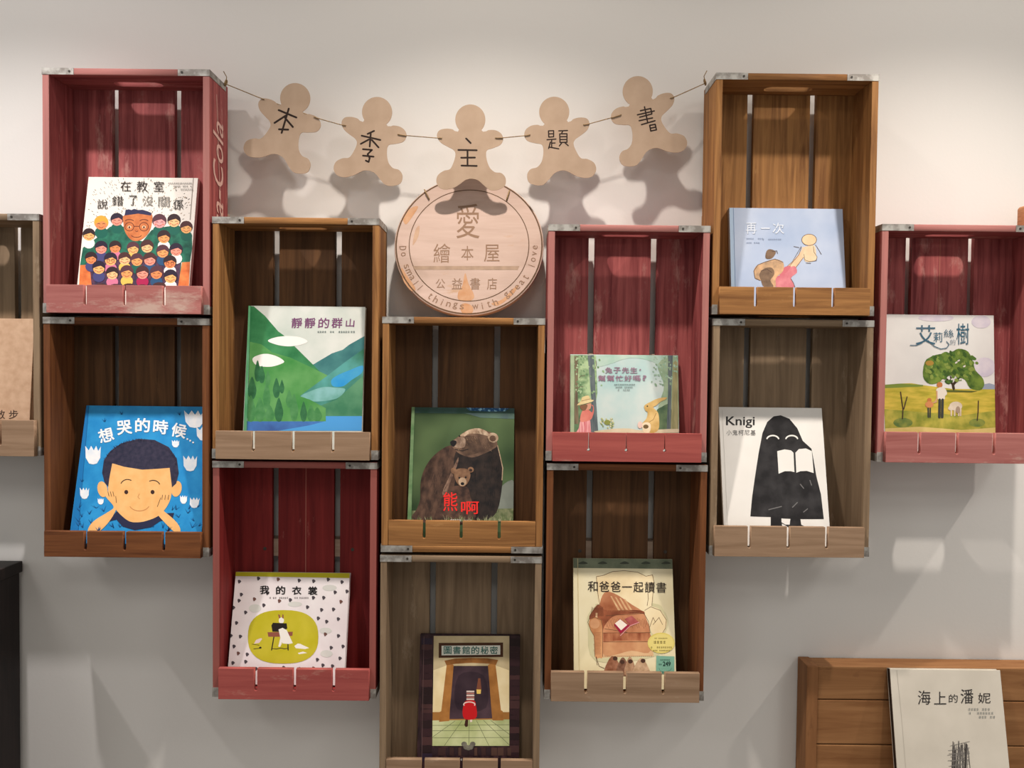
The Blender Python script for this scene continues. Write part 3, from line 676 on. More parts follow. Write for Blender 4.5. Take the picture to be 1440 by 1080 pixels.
# --- woodland
def b_wood():
    A = book('pale blue green woodland picture book with a straw hatted girl facing a tan hare', '4', (802, 499), (953.5, 499), wash((168, 205, 205), (212, 222, 218), 10), 0.010, dy=0.028)
    A.frame(790, 490, 8)
    gl = wash((92, 132, 92), (178, 205, 158), 50, lo=.38, hi=.6); gd = wash((78, 112, 82), (122, 152, 112), 50)
    A.poly([(380, 80), (1300, 72), (1300, 330), (1180, 300), (1060, 170), (860, 110), (700, 120), (560, 170), (400, 200)], wash((150, 194, 178), (196, 216, 204), 18), 4)
    A.poly([(95, 75), (385, 75), (400, 500), (330, 940), (95, 940)], gl); A.poly([(95, 600), (380, 600), (330, 945), (95, 945)], gd)
    A.poly([(1080, 180), (1300, 120), (1310, 945), (1060, 945), (1090, 640), (1150, 420)], wash((120, 152, 122), (168, 190, 160), 30), 4)
    A.poly([(1060, 720), (1120, 660), (1220, 640), (1240, 920), (1080, 930)], wash((72, 100, 76), (108, 132, 96), 50), 3)
    b1 = wash((98, 88, 72), (132, 120, 96), 60, stretch=(3, 1, .4)); b2 = wash((78, 92, 98), (112, 124, 126), 60, stretch=(3, 1, .4)); b3 = wash((138, 138, 98), (172, 168, 126), 60, stretch=(3, 1, .4))
    A.poly([(140, 90), (186, 90), (180, 500), (190, 850), (130, 850), (150, 480)], b1)
    A.poly([(290, 78), (362, 75), (380, 500), (410, 942), (300, 942), (335, 600), (310, 300)], b2)
    A.poly([(1195, 80), (1250, 78), (1235, 400), (1225, 930), (1180, 930), (1195, 500)], b2); A.poly([(1252, 160), (1300, 120), (1312, 945), (1225, 945), (1240, 500)], b3)
    for p in ([(180, 350), (215, 310), (260, 305)], [(180, 450), (205, 430), (240, 430)], [(375, 230), (390, 180), (385, 140)]): A.line(p, 7, b1)
    rnd = random.Random(4)
    for k in range(90):
        x, y = rnd.uniform(100, 470), rnd.uniform(80, 520)
        if 285 < x < 380 and rnd.random() < .8: continue
        if x > 380 and rnd.random() < .7: continue
        A.ell(x, y, rnd.uniform(8, 18), rnd.uniform(6, 12), flat(rnd.choice([(124, 158, 116), (150, 182, 140), (172, 198, 158), (108, 142, 104)])), rnd.uniform(0, 90), 8)
    for k in range(60): A.ell(rnd.uniform(1010, 1300), rnd.uniform(90, 420), rnd.uniform(8, 20), rnd.uniform(6, 12), flat(rnd.choice([(150, 184, 160), (168, 196, 176), (138, 168, 140)])), rnd.uniform(0, 90), 8)
    A.poly([(560, 905), (760, 900), (900, 920), (1310, 905), (1310, 948), (380, 945)], wash((205, 192, 158), (226, 214, 188), 20), 3)
    for k in range(40): A.ell(rnd.uniform(440, 590), rnd.uniform(780, 900), 12, 8, flat(rnd.choice([(140, 160, 110), (190, 195, 140), (215, 215, 180)])), rnd.uniform(0, 90), 8)
    A.ell(512, 832, 36, 28, flat((135, 145, 75)))
    # girl
    A.poly([(205, 820), (320, 810), (330, 945), (160, 945), (190, 900)], wash((205, 100, 110), (240, 190, 190), 90, stretch=(4, 1, .3)))
    A.poly([(215, 740), (245, 690), (300, 690), (340, 720), (350, 660), (335, 640), (352, 640), (362, 700), (345, 770), (310, 810), (210, 825)], wash((205, 112, 102), (222, 140, 125), 40), 3)
    A.poly([(255, 640), (320, 615), (332, 640), (320, 680), (290, 690), (255, 690)], flat((205, 150, 125)), 3)
    A.poly([(200, 650), (262, 630), (290, 640), (270, 690), (235, 700)], flat((130, 95, 70)), 3)
    A.poly([(170, 640), (215, 590), (230, 550), (300, 530), (322, 572), (358, 582), (340, 600), (250, 625)], wash((215, 196, 140), (235, 220, 172), 40), 3); A.line([(222, 592), (320, 568)], 6, flat((150, 120, 80)))
    # hare
    tn = wash((196, 160, 92), (226, 196, 132), 40)
    A.poly([(1010, 640), (1060, 580), (1120, 555), (1178, 552), (1170, 572), (1110, 600), (1050, 650)], tn, 3)
    A.poly([(925, 650), (960, 620), (1000, 600), (1060, 570), (1130, 555), (1080, 600), (1030, 660), (1080, 720), (1095, 800), (1090, 900), (1050, 945), (985, 945), (980, 880), (920, 900), (900, 850), (950, 790), (965, 720), (940, 700)], tn, 4)
    A.poly([(905, 850), (960, 830), (1000, 860), (985, 945), (920, 940)], wash((232, 215, 180), (245, 232, 205), 40), 3); A.ell(962, 650, 9, 9, flat((60, 50, 35))); A.ell(945, 880, 30, 24, flat((112, 92, 58)))
    A.line([(1060, 730), (1030, 800), (980, 830)], 6, flat((160, 122, 66))); A.ell(880, 860, 28, 40, wash((225, 190, 175), (235, 215, 205), 40))
    A.poly([(100, 78), (140, 76), (140, 945), (98, 945)], wash((150, 178, 140), (185, 200, 165), 20)); A.line([(142, 80), (140, 940)], 3, flat((85, 105, 80)))
    done(A)
    m = flat((148, 118, 138))
    for i, ch in enumerate('兔子先生'): A.text(ch, 528 + i * 94, 246, 82, 68, m, bold=0.02)
    A.ell(882, 240, 9, 9, m)
    for i, ch in enumerate('幫幫忙好嗎'): A.text(ch, 452 + i * 98, 336, 86, 66, m, bold=0.02)
    A.text('?', 930, 332, 44, 60, m, bold=0.02)
    gm = flat((98, 108, 108))
    for i, (a, b) in enumerate(((590, 810), (585, 810), (630, 760))): A.tiny(a, b, 408 + i * 30, 18, gm, .15, i)
    title(A)
b_wood()

# --- armchair
def b_chair():
    A = book('cream picture book of an empty red brown armchair with an open book on its seat', '4b', (806, 784), (945.5, 787), wash((222, 210, 170), (232, 223, 190), 10), 0.012, dy=0.06)
    A.frame(795, 775, 6)
    A.poly([(60, 45), (910, 60), (915, 150), (60, 142)], wash((92, 102, 82), (118, 126, 104), 40))
    dk = flat((62, 68, 56))
    for x in (150, 315, 500, 680, 850): A.poly([(x - 42, 104), (x - 20, 92), (x, 86), (x + 22, 92), (x + 40, 104), (x + 10, 110), (x - 20, 110)], dk, 3)
    ink = flat((96, 66, 44)); cre = wash((228, 205, 160), (242, 228, 190), 14); rb = wash((158, 88, 56), (206, 146, 106), 18); dr = wash((112, 56, 36), (160, 92, 62), 30)
    A.poly([(190, 640), (190, 540), (250, 470), (300, 440), (740, 440), (830, 500), (870, 600), (840, 700), (780, 880), (260, 930)], wash((196, 190, 150), (214, 206, 166), 10), 4)
    A.poly([(285, 470), (270, 330), (262, 215), (320, 205), (400, 172), (500, 165), (610, 178), (680, 212), (735, 200), (748, 260), (730, 460), (660, 520), (350, 540)], cre, 4)
    A.poly([(330, 350), (420, 360), (560, 450), (640, 500), (640, 525), (360, 540), (290, 470)], rb, 4)
    for k in range(4): A.poly([(380 + k * 38, 380 + 8 * k), (392 + k * 38, 380 + 8 * k), (470 + k * 34, 510), (452 + k * 34, 512)], wash((205, 160, 115), (225, 190, 145), 40))
    A.poly([(285, 450), (350, 540), (330, 640), (300, 600), (200, 570), (240, 490)], dr, 3)
    A.poly([(255, 520), (340, 530), (700, 525), (716, 690), (745, 885), (255, 900), (245, 700)], wash((206, 160, 118), (226, 190, 146), 14))
    A.poly([(290, 470), (350, 500), (640, 500), (690, 560), (690, 640), (300, 680), (270, 560)], dr, 3)
    A.poly([(320, 660), (360, 590), (420, 545), (540, 528), (660, 530), (700, 600), (712, 690), (700, 760), (320, 765)], rb, 3)
    A.poly([(320, 690), (712, 688), (705, 760), (322, 766)], wash((138, 70, 44), (192, 128, 90), 30, stretch=(2, 1, 1)))
    A.poly([(322, 768), (705, 765), (700, 860), (560, 840), (420, 875), (330, 880)], wash((165, 92, 58), (218, 168, 122), 12), 3)
    A.poly([(205, 580), (240, 560), (290, 570), (312, 620), (315, 880), (290, 900), (250, 890), (240, 720), (215, 670), (200, 630)], wash((178, 116, 74), (216, 160, 112), 20), 3)
    A.ell(248, 612, 42, 42, wash((196, 140, 100), (226, 182, 138), 20))
    A.poly([(670, 500), (720, 470), (790, 490), (850, 570), (850, 640), (820, 690), (740, 700), (712, 640), (680, 560)], cre, 4)
    for p in ([(262, 215), (270, 330), (290, 450)], [(262, 215), (320, 205), (400, 172), (500, 165), (610, 178), (680, 212)], [(680, 212), (735, 200), (748, 260), (730, 460)], [(690, 260), (700, 400), (690, 460)], [(285, 450), (220, 520), (190, 600), (215, 670), (245, 720), (250, 890)], [(205, 575), (250, 556), (300, 580), (315, 640), (315, 890)], [(670, 500), (720, 470), (800, 500), (852, 580), (845, 650), (820, 690)], [(712, 640), (740, 560), (760, 600)], [(740, 620), (790, 560), (820, 620)], [(660, 520), (700, 590), (716, 690)], [(320, 690), (712, 688)], [(320, 766), (705, 764)], [(345, 545), (660, 525)], [(330, 655), (400, 665), (520, 685)], [(260, 890), (285, 970), (330, 990)], [(258, 895), (270, 960)]): A.line(p, 4, ink)
    for k in range(24): A.line([(330 + k * 17, 885), (340 + k * 17, 888)], 3, ink)
    for k in range(26):
        t = k / 25; A.line([(330 + 350 * t, 560 + 40 * abs(t - .5) + 6 * math.sin(k * 2.1)), (350 + 340 * t, 640 + 12 * math.sin(k * 1.7))], 2.2, flat((128, 70, 46)))
    for k in range(16): A.line([(236 + 3 * (k % 4), 690 + 12 * k), (300 - 3 * (k % 3), 684 + 12 * k)], 2, flat((160, 104, 68)))
    for k in range(14): A.line([(225 + 7 * k, 470 + 5 * (k % 3)), (215 + 8 * k, 548)], 2.2, flat((96, 52, 34)))
    for k in range(18): A.line([(335 + 14 * k, 430 + 5 * k), (360 + 15 * k, 512)], 2, flat((176, 116, 80)))
    cm = flat((158, 28, 62))
    A.poly([(410, 620), (460, 572), (540, 625), (465, 695)], cm); A.poly([(418, 610), (462, 575), (522, 622), (470, 668)], flat((240, 228, 214)))
    A.poly([(500, 572), (560, 545), (620, 600), (545, 628)], wash((158, 72, 72), (186, 104, 98), 60)); A.line([(465, 712), (545, 630), (622, 600)], 7, flat((218, 150, 150))); A.line([(468, 690), (540, 628)], 7, cm)
    # heads below
    for x, y, w, c in ((400, 960, 70, (122, 72, 46)), (485, 970, 56, (98, 60, 40)), (545, 965, 48, (150, 112, 82)), (640, 975, 70, (172, 140, 108))):
        A.poly([(x - w, 1040), (x - w * .6, y - 30), (x, y - 75), (x + w * .6, y - 30), (x + w, 1040)], wash(c, tuple(min(255, v + 40) for v in c), 90), 3)
    for x, y in ((548, 930), (655, 925), (420, 905), (480, 935)): A.ell(x, y, 20, 18, flat((72, 46, 34)))
    # stickers
    A.ell(808, 775, 115, 88, wash((214, 196, 100), (224, 208, 122), 30)); A.ell(808, 775, 103, 77, flat((226, 210, 128)))
    A.poly([(768, 882), (920, 888), (918, 1035), (764, 1032)], wash((116, 166, 146), (128, 178, 156), 30)); A.line([(790, 985), (800, 1010), (840, 1022), (885, 1005), (895, 985)], 4, flat((80, 128, 112)))
    A.line([(104, 60), (118, 1020)], 4, flat((205, 190, 145)))
    done(A)
    t = flat((52, 42, 36))
    for i, ch in enumerate('和爸爸一起讀書'): A.text(ch, 232 + i * 96, 297 + i * 1.5, 84, (88 if ch != '一' else 9), t, bold=0.006)
    st = flat((120, 104, 48)); A.tiny(745, 880, 768, 24, st, .1, 1); A.tiny(720, 905, 812, 15, st, .1, 2); A.tiny(740, 890, 838, 12, st, .1, 3); A.tiny(752, 860, 735, 10, st, .1, 4)
    A.text('249', 855, 950, 66, 40, flat((25, 50, 45)), bold=0.03); A.tiny(800, 880, 918, 13, flat((50, 90, 78)), 0, 5); A.tiny(785, 815, 955, 14, flat((50, 90, 78)), 0, 6); A.tiny(815, 850, 1022, 12, flat((40, 70, 62)), 0, 7)
    title(A)
b_chair()

# --- pale blue
def b_blue():
    A = book('pale blue picture book of a girl lifting a soft toy in her outstretched arms', '5', (1025.5, 292), (1185, 294), wash((168, 186, 216), (190, 203, 226), 10), 0.012, dy=0.029)
    A.frame(970, 270, 4.5)
    A.poly([(248, 97), (272, 97), (285, 605), (258, 605)], flat((172, 196, 222))); A.line([(276, 98), (288, 605)], 3, flat((120, 146, 180)))
    
    sk = wash((226, 186, 150), (240, 206, 172), 40); ink = flat((88, 70, 62)); hr = wash((168, 140, 112), (222, 180, 138), 60); hd = wash((104, 84, 68), (140, 114, 92), 60)
    for p in ([(632, 478), (690, 400), (722, 350), (752, 348), (740, 385), (668, 482)], [(585, 505), (640, 450), (700, 380), (712, 350), (720, 356), (690, 420), (640, 485), (600, 520)]): A.poly(p, sk, 3)
    A.line([(630, 470), (690, 398), (706, 350)], 3, ink); A.line([(668, 482), (745, 380)], 3, ink); A.line([(590, 495), (650, 440), (705, 345)], 3, ink)
    A.poly([(545, 600), (540, 545), (585, 520), (630, 480), (665, 470), (678, 510), (640, 545), (660, 602)], wash((198, 104, 120), (220, 142, 150), 40), 3)
    A.poly([(570, 510), (600, 475), (640, 470), (610, 510), (575, 530)], flat((205, 112, 124)), 3)
    A.poly([(405, 500), (425, 465), (480, 440), (540, 425), (590, 445), (590, 500), (545, 545), (540, 600), (470, 602), (450, 560), (415, 550)], hr, 4)
    A.poly([(440, 520), (470, 485), (520, 480), (535, 520), (510, 560), (530, 600), (470, 602), (450, 560)], hd, 3); A.poly([(480, 420), (485, 375), (510, 362), (545, 380), (520, 420)], hd, 3)
    for p in ([(405, 500), (412, 545), (445, 560)], [(405, 500), (430, 462), (480, 442), (540, 425), (590, 445)], [(520, 378), (550, 372), (555, 390)], [(640, 550), (655, 575), (665, 602)], [(450, 500), (490, 490), (520, 510)]): A.line(p, 4, ink)
    A.poly([(720, 390), (740, 345), (790, 340), (800, 400), (805, 420), (780, 440), (730, 440)], wash((220, 196, 160), (236, 214, 182), 40), 3)
    A.ell(755, 303, 47, 36, wash((226, 190, 150), (238, 206, 168), 40)); A.arc(755, 303, 47, 36, 0, 360, 3.5, ink, 18)
    for p in ([(795, 335), (815, 365), (832, 395)], [(782, 345), (785, 380), (805, 410)], [(722, 395), (728, 430), (760, 442)], [(760, 440), (800, 435), (805, 412)], [(735, 450), (765, 452)], [(658, 345), (692, 352)]): A.line(p, 3, ink)
    done(A)
    g = flat((222, 230, 242)); g2 = flat((150, 166, 192))
    for off, m in ((2.5, g2), (0, g)):
        for ch, x, w in (('再', 388, 66), ('一', 478, 56), ('次', 560, 72)): A.text(ch, x + off, 230 + off, w, 70 if ch != '一' else 7, m, bold=-0.012)
    A.tiny(358, 455, 296, 11, g2, .1, 1); A.tiny(460, 580, 300, 11, g2, .1, 2); A.tiny(358, 440, 322, 11, g2, .1, 3)
    title(A)
b_blue()

# --- white with black figure
def b_black():
    A = book('white picture book with a black cloaked figure reading an open white book', '5b', (1010.7, 572.5), (1155.5, 573.5), wash((228, 226, 222), (238, 236, 232), 10), 0.008, dy=0.06)
    A.frame(970, 560, 4.5)
    bk = wash((32, 31, 33), (62, 61, 63), 30, lo=.4, hi=.75); wt = flat((236, 234, 230))
    A.poly([(383, 748), (395, 620), (415, 480), (435, 350), (460, 220), (490, 150), (530, 115), (575, 108), (630, 130), (680, 190), (715, 270), (770, 320), (785, 400), (800, 490), (830, 610), (848, 765), (700, 765), (705, 800), (740, 818), (735, 830), (640, 830), (600, 800), (575, 790), (640, 765), (580, 760), (585, 830), (512, 830), (512, 752)], bk)
    A.poly([(580, 762), (636, 764), (632, 800), (606, 800), (580, 785)], wt)
    A.poly([(553, 335), (600, 324), (640, 330), (656, 345), (662, 468), (640, 462), (600, 462), (562, 478)], wt)
    A.poly([(668, 345), (690, 322), (735, 318), (772, 335), (784, 474), (740, 460), (700, 462), (674, 472)], wt)
    for x in (525, 645): A.arc(x, 262, 38, 26, 195, 345, 9, wt, 8)
    gs = flat((112, 111, 112))
    for p in ([(500, 705), (580, 685)], [(700, 545), (720, 570)], [(650, 690), (680, 660)], [(720, 720), (745, 700)], [(760, 520), (770, 550)]): A.line(p, 6, gs)
    A.line([(205, 75), (240, 818)], 2.5, flat((205, 203, 198)))
    done(A)
    A.text('Knigi', 320, 152, 182, 74, flat((48, 47, 48)), bold=0.016)
    for i, ch in enumerate('小鬼柯尼基'): A.text(ch, 248 + i * 38, 218, 33, 34, flat((98, 96, 95)), bold=0.0)
    title(A)
b_black()

# --- tree
def b_tree():
    A = book('picture book with a big green tree over a yellow meadow and walkers with an animal', '6', (1245, 442), (1397.5, 443.5), wash((214, 212, 210), (228, 227, 224), 9), 0.008, dy=0.018, xl=C['6']['_in'][0] + 0.006)
    A.frame(1180, 430, 4.408)
    for x, y, rx, ry in ((600, 75, 110, 22), (880, 100, 60, 40), (900, 380, 70, 60)): A.ell(x, y, rx, ry, wash((200, 192, 208), (222, 214, 220), 30))
    fd = wash((168, 160, 50), (214, 190, 80), 26, stretch=(1, 1, 4)); gr = wash((122, 138, 48), (190, 180, 80), 40)
    A.poly([(880, 490), (930, 480), (985, 490), (985, 525), (880, 525)], flat((150, 160, 178)))
    A.poly([(275, 490), (380, 482), (450, 480), (520, 492), (700, 515), (985, 518), (988, 785), (285, 785)], fd)
    A.poly([(280, 640), (520, 660), (760, 680), (985, 650), (988, 785), (285, 785)], gr); A.poly([(285, 760), (500, 750), (760, 770), (988, 755), (988, 790), (285, 790)], wash((205, 184, 104), (226, 208, 140), 20))
    A.poly([(275, 490), (380, 482), (520, 490), (520, 500), (280, 512)], flat((120, 140, 60)))
    for x, y, rx, ry in ((395, 725, 60, 30), (855, 725, 50, 26)): A.ell(x, y, rx, ry, wash((88, 118, 62), (140, 150, 70), 60))
    tr = flat((62, 48, 34))
    for p, w in (([(710, 515), (705, 490), (740, 450)], 16), ([(705, 490), (670, 455), (630, 450)], 9), ([(720, 470), (770, 440)], 8), ([(700, 480), (690, 440)], 8)): A.line(p, w, tr)
    A.poly([(520, 440), (530, 350), (570, 315), (620, 300), (690, 290), (740, 266), (800, 285), (830, 350), (845, 400), (890, 450), (898, 495), (870, 525), (810, 510), (780, 460), (720, 435), (660, 440), (620, 475), (560, 485)], wash((62, 92, 36), (118, 142, 58), 60), 3)
    rnd = random.Random(11)
    for k in range(130):
        a, rr = rnd.uniform(0, 6.28), rnd.random() ** .5; x, y = 700 + 165 * rr * math.cos(a), 380 + 95 * rr * math.sin(a)
        A.ell(x, y, rnd.uniform(8, 20), rnd.uniform(6, 13), flat(rnd.choice([(78, 112, 46), (105, 132, 55), (58, 88, 36), (132, 150, 70)])), rnd.uniform(0, 90), 8)
    for x, y in ((740, 340), (725, 352), (775, 375), (750, 455), (700, 455), (640, 462)): A.ell(x, y, 9, 5, flat((220, 214, 205)), -30)
    A.ell(560, 355, 26, 16, flat((168, 132, 58))); A.poly([(600, 520), (700, 522), (860, 528), (820, 536), (620, 534)], flat((92, 100, 44)))
    br = flat((72, 56, 40))
    for p in ([(380, 535), (395, 640), (392, 700)], [(420, 565), (400, 640)], [(862, 590), (860, 660), (855, 710)]): A.line(p, 7, br)
    dk = flat((58, 62, 58))
    A.ell(622, 490, 18, 18, flat((186, 118, 66))); A.poly([(600, 520), (625, 505), (655, 512), (668, 545), (655, 560), (652, 580), (612, 580), (608, 555)], flat((222, 214, 202)), 3)
    A.line([(605, 530), (606, 575), (592, 600)], 8, flat((206, 160, 126))); A.line([(622, 582), (620, 690)], 16, dk); A.line([(640, 582), (638, 690)], 16, dk)
    A.ell(558, 585, 14, 14, flat((190, 120, 70))); A.ell(558, 612, 26, 20, flat((206, 138, 88))); A.line([(551, 635), (552, 690)], 9, dk); A.line([(564, 635), (563, 690)], 9, dk); A.line([(605, 595), (580, 600)], 5, flat((206, 160, 126)))
    an = wash((206, 190, 168), (226, 214, 196), 60)
    A.ell(722, 622, 40, 28, an); A.ell(690, 635, 16, 14, an)
    for x in (694, 715, 740, 752): A.line([(x, 635), (x, 680)], 9, an)
    A.ell(735, 645, 14, 22, flat((168, 148, 128)))
    done(A)
    t = wash((46, 96, 120), (84, 110, 128), 30)
    A.text('艾', 535, 180, 122, 120, t, bold=-0.004); A.text('莉', 612, 195, 56, 60, t, bold=-0.01); A.text('絲', 678, 172, 60, 52, t, bold=-0.012); A.text('的', 704, 225, 32, 34, flat((150, 160, 170)), bold=-0.01); A.text('樹', 765, 175, 78, 130, t, bold=0.0)
    A.line([(440, 245), (475, 246), (510, 232), (540, 205)], 5, t); A.line([(550, 215), (590, 252), (630, 268), (665, 262), (680, 240), (665, 222)], 5, t)
    title(A)
b_tree()

# --- tan book at the left edge
def b_tan():
    A = book('plain tan picture book cut off by the left picture edge', '0', (-100, 446.5), (48.5, 448.5), wash((196, 160, 130), (212, 178, 148), 60), 0.012, xr=None, dy=0.022)
    A.frame(0, 540, 4)
    for ch, x in (('散', 2), ('步', 76)): A.text(ch, x, 171, 52, 50, flat((70, 52, 44)), bold=0.004)
    title(A)
b_tan()

# ------------------------------------------------------------------ round sign leaning on the middle crate
PL = wood('pale_disc_wood', (0.46, 0.335, 0.275), (0.55, 0.41, 0.35), (0.46, 0.28, 0.16), 'x', wear=0.60, fine=0.5)
RIM = wash((205, 170, 130), (222, 190, 150), 20)
GRV = flat((96, 74, 56), rough=0.9)
lean = math.radians(15.3); R = 0.1495
ztop = at(652, 445.5, YF).z
sx = at(657.5, 440, -0.088).x; e = 0.014
sign = thing('round_sign', (sx, -0.097, ztop + e * math.sin(lean) + 0.0005), 'round pale wooden sign engraved with characters, standing on the middle crate', 'sign')
sign.rotation_euler = (-lean, 0, 0)
me = profile([(R * math.cos(2 * math.pi * k / 96), R * math.sin(2 * math.pi * k / 96)) for k in range(96)], [], e, 0.0022)
for v in me.vertices: x, z, t = v.co; v.co = (x, t + e / 2, z + R)
for p in me.polygons: p.use_smooth = False
link('disc', me, PL, sign)
A = Art(Plane(sign.location, lean), 520, 240, 5.143, lift=0.0002)
def ring(A, r0, r1, m, n=96):
    A.h += A.step
    for k in range(n):
        a, b = 2 * math.pi * k / n, 2 * math.pi * (k + 1) / n
        A.face([Vector((r * math.cos(t), R + r * math.sin(t))) for r, t in ((r0, a), (r1, a), (r1, b), (r0, b))], m, same=True)
st = wash((206, 150, 92), (218, 172, 122), 40)
def blob(pts, m): A.poly(pts, m, 4)
stain = wash((182, 132, 92), (192, 150, 116), 60)
blob([(690, 740), (715, 820), (755, 900), (740, 935), (690, 945), (640, 930), (640, 880), (670, 830)], stain)
blob([(660, 970), (700, 960), (745, 985), (740, 1030), (690, 1040), (660, 1015)], stain)
blob([(240, 330), (300, 270), (350, 260), (310, 330), (260, 390)], stain)
blob([(230, 700), (270, 760), (330, 850), (300, 870), (240, 790)], stain)
blob([(880, 960), (960, 930), (1040, 850), (1080, 830), (1020, 910), (930, 975)], stain)
blob([(330, 430), (360, 400), (350, 480), (310, 540)], wash((176, 142, 118), (188, 156, 130), 60))
A.build('stains', sign)
ring(A, R * 0.966, R * 0.984, GRV); ring(A, R * 0.795, R * 0.806, GRV)
A.poly([(312, 690), (1082, 690), (1070, 718), (326, 716)], wash((150, 126, 106), (168, 142, 120), 60))
A.build('engraved_lines', sign)
gt = flat((140, 112, 92), rough=0.9)
A.text('愛', 710, 365, 168, 250, gt, bold=-0.012)
for ch, x, w, h in (('繪', 522, 122, 138), ('本', 706, 88, 105), ('屋', 882, 112, 125)): A.text(ch, x, 597, w, h, gt, bold=-0.014)
for ch, x, w, h in (('公', 512, 66, 70), ('益', 632, 76, 78), ('書', 762, 72, 84), ('店', 884, 72, 84)): A.text(ch, x, 818, w, h, gt, bold=-0.014)
A.h += A.step
S1 = 'Do small things with great love'
for i, ch in enumerate(S1):
    if ch == ' ': continue
    t = math.radians(184 + (358 - 184) * i / (len(S1) - 1)); vs, fs = text_mesh(ch, -0.01)
    hh = {'D': .014, 'l': .014, 'h': .014, 't': .013, 'i': .013, 'g': .014}.get(ch, .0095); ww = {'i': .002, 'l': .0012, 't': .006, 'm': .013, 'w': .012}.get(ch, .0085)
    rr = R * 0.885; b = len(A.v); X = Vector((-math.sin(t), math.cos(t))); Y = Vector((-math.cos(t), -math.sin(t))); o = Vector((rr * math.cos(t), R + rr * math.sin(t)))
    for x, y, up in vs:
        q = o + X * x * ww + Y * y * hh; A.v.append((q.x, -A.h, q.y))
    k = A.mi(gt)
    for f in fs: A.f.append(tuple(b + j for j in f)); A.m.append(k)
A.build('engraved_lettering', sign)
TW = wash((120, 98, 66), (168, 142, 104), 300, rough=0.9)
for p0, p1 in (((597, 267.5), (603.5, 281)), ((716.5, 268.5), (712.5, 282))):
    a, b = A.P.loc(*p0), A.P.loc(*p1)
    tube('twine_loop', [[(b.x, 0.004, b.y), (b.x, -0.003, b.y + .001), ((a.x + b.x) / 2, -0.004, (a.y + b.y) / 2), (a.x, -0.002, a.y), (a.x, 0.004, a.y + .003), (a.x + .001, e - .003, a.y - .004)]], 0.0013, TW, sign)

# ------------------------------------------------------------------ garland of five figures on twine
YG = -0.066
CARD = wash((170, 147, 126), (178, 155, 134), 30, rough=0.85)
INK = flat((40, 26, 20), rough=0.7)
T2 = [(980, 472), (1012, 468), (1050, 475), (1078, 498), (1084, 530), (1065, 558), (1020, 570), (984, 578), (976, 620), (985, 672), (1010, 703), (1045, 714), (1064, 745), (1055, 785), (1020, 801), (975, 800), (942, 770), (912, 735), (880, 720), (845, 720), (812, 736), (780, 750), (735, 757), (697, 745), (679, 710), (692, 672), (730, 652), (765, 648), (790, 615), (808, 572), (800, 545), (770, 522), (735, 492), (722, 456), (738, 428), (775, 423), (812, 432), (842, 450)]
body = smooth(T2, 4)
head = [(920 + 84 * math.cos(math.radians(a)), 395 + 84 * math.sin(math.radians(a))) for a in range(148, 415, 8)]
outline = [p for p in body[:len(body) - 3]] + head
ang = math.radians(-9.5); c0 = (884, 575)
temp = []
for x, y in outline:
    dx, dy = x - c0[0], y - c0[1]
    temp.append(((dx * math.cos(ang) - dy * math.sin(ang)) / 4, (dx * math.sin(ang) + dy * math.cos(ang)) / 4))
PXM = (YG - CAM.y) / F
def figure(cx, cy, rot, mirror, label, strokes, zoom, w):
    c = at(cx, cy, YG); a = math.radians(rot)
    f = thing('paper_figure', c, label, 'paper cutout', 'paper figures strung as a garland')
    pts = []
    for x, y in temp:
        if mirror: x = -x
        X, Y = x * math.cos(a) - y * math.sin(a), x * math.sin(a) + y * math.cos(a)
        pts.append((X * PXM, -Y * PXM))
    if not mirror: pts = pts[::-1]
    me = profile(pts, [], 0.0016)
    for v in me.vertices: x, z, t = v.co; v.co = (x, t, z)
    link('figure_card', me, CARD, f)
    A = Art(Plane(c, 0.0), *zoom, lift=0.0009)
    for s in strokes: A.line(s, w, INK)
    A.build('painted_character', f)
Zl, Zr_ = (300, 60, 4), (660, 60, 4)
figure(399, 182, 18.5, False, 'leftmost tan paper figure on the garland, bearing a character like a crossed tree', [[(368, 380), (468, 422)], [(425, 372), (385, 508)], [(410, 410), (345, 452)], [(405, 425), (448, 475)], [(370, 488), (422, 490)]], Zl, 11)
figure(521, 203.5, 9.5, False, 'second tan paper figure from the left, bearing a tall character in two stacked halves', [[(905, 497), (868, 514)], [(835, 524), (940, 548)], [(886, 512), (880, 585)], [(876, 545), (830, 570)], [(892, 548), (930, 590)], [(842, 600), (893, 604), (868, 628)], [(868, 628), (880, 650), (874, 672), (858, 664)], [(842, 636), (902, 642)]], Zl, 10)
figure(659.5, 215, 0, False, 'middle tan paper figure hanging above the round wooden sign', [[(-18, 540), (8, 566)], [(-62, 604), (42, 606)], [(-46, 648), (32, 647)], [(-10, 606), (-10, 692)], [(-44, 692), (42, 694)]], Zr_, 10)
figure(787.5, 203.5, -9, True, 'fourth tan paper figure from the left, bearing a wide character of many strokes', [[(445, 497), (447, 532)], [(445, 497), (474, 496), (474, 530), (447, 532)], [(447, 514), (473, 513)], [(437, 547), (487, 543)], [(463, 547), (463, 590)], [(463, 566), (482, 565)], [(456, 560), (446, 596)], [(449, 588), (503, 598)], [(503, 497), (552, 495)], [(526, 497), (518, 513)], [(508, 514), (510, 562)], [(508, 514), (549, 513), (549, 562)], [(510, 530), (548, 529)], [(510, 546), (548, 545)], [(510, 562), (549, 561)], [(520, 564), (506, 582)], [(538, 564), (556, 580)]], Zr_, 7)
figure(911, 173, -17, True, 'rightmost tan paper figure on the garland, near the brown crate', [[(962, 384), (1020, 371), (1026, 398)], [(945, 407), (1040, 385)], [(958, 420), (1026, 402)], [(955, 440), (1030, 424)], [(968, 462), (1044, 440)], [(985, 362), (1003, 452)], [(1014, 466), (1020, 498)], [(1014, 466), (1045, 460), (1052, 491), (1020, 498)], [(1017, 482), (1048, 476)]], Zr_, 8)
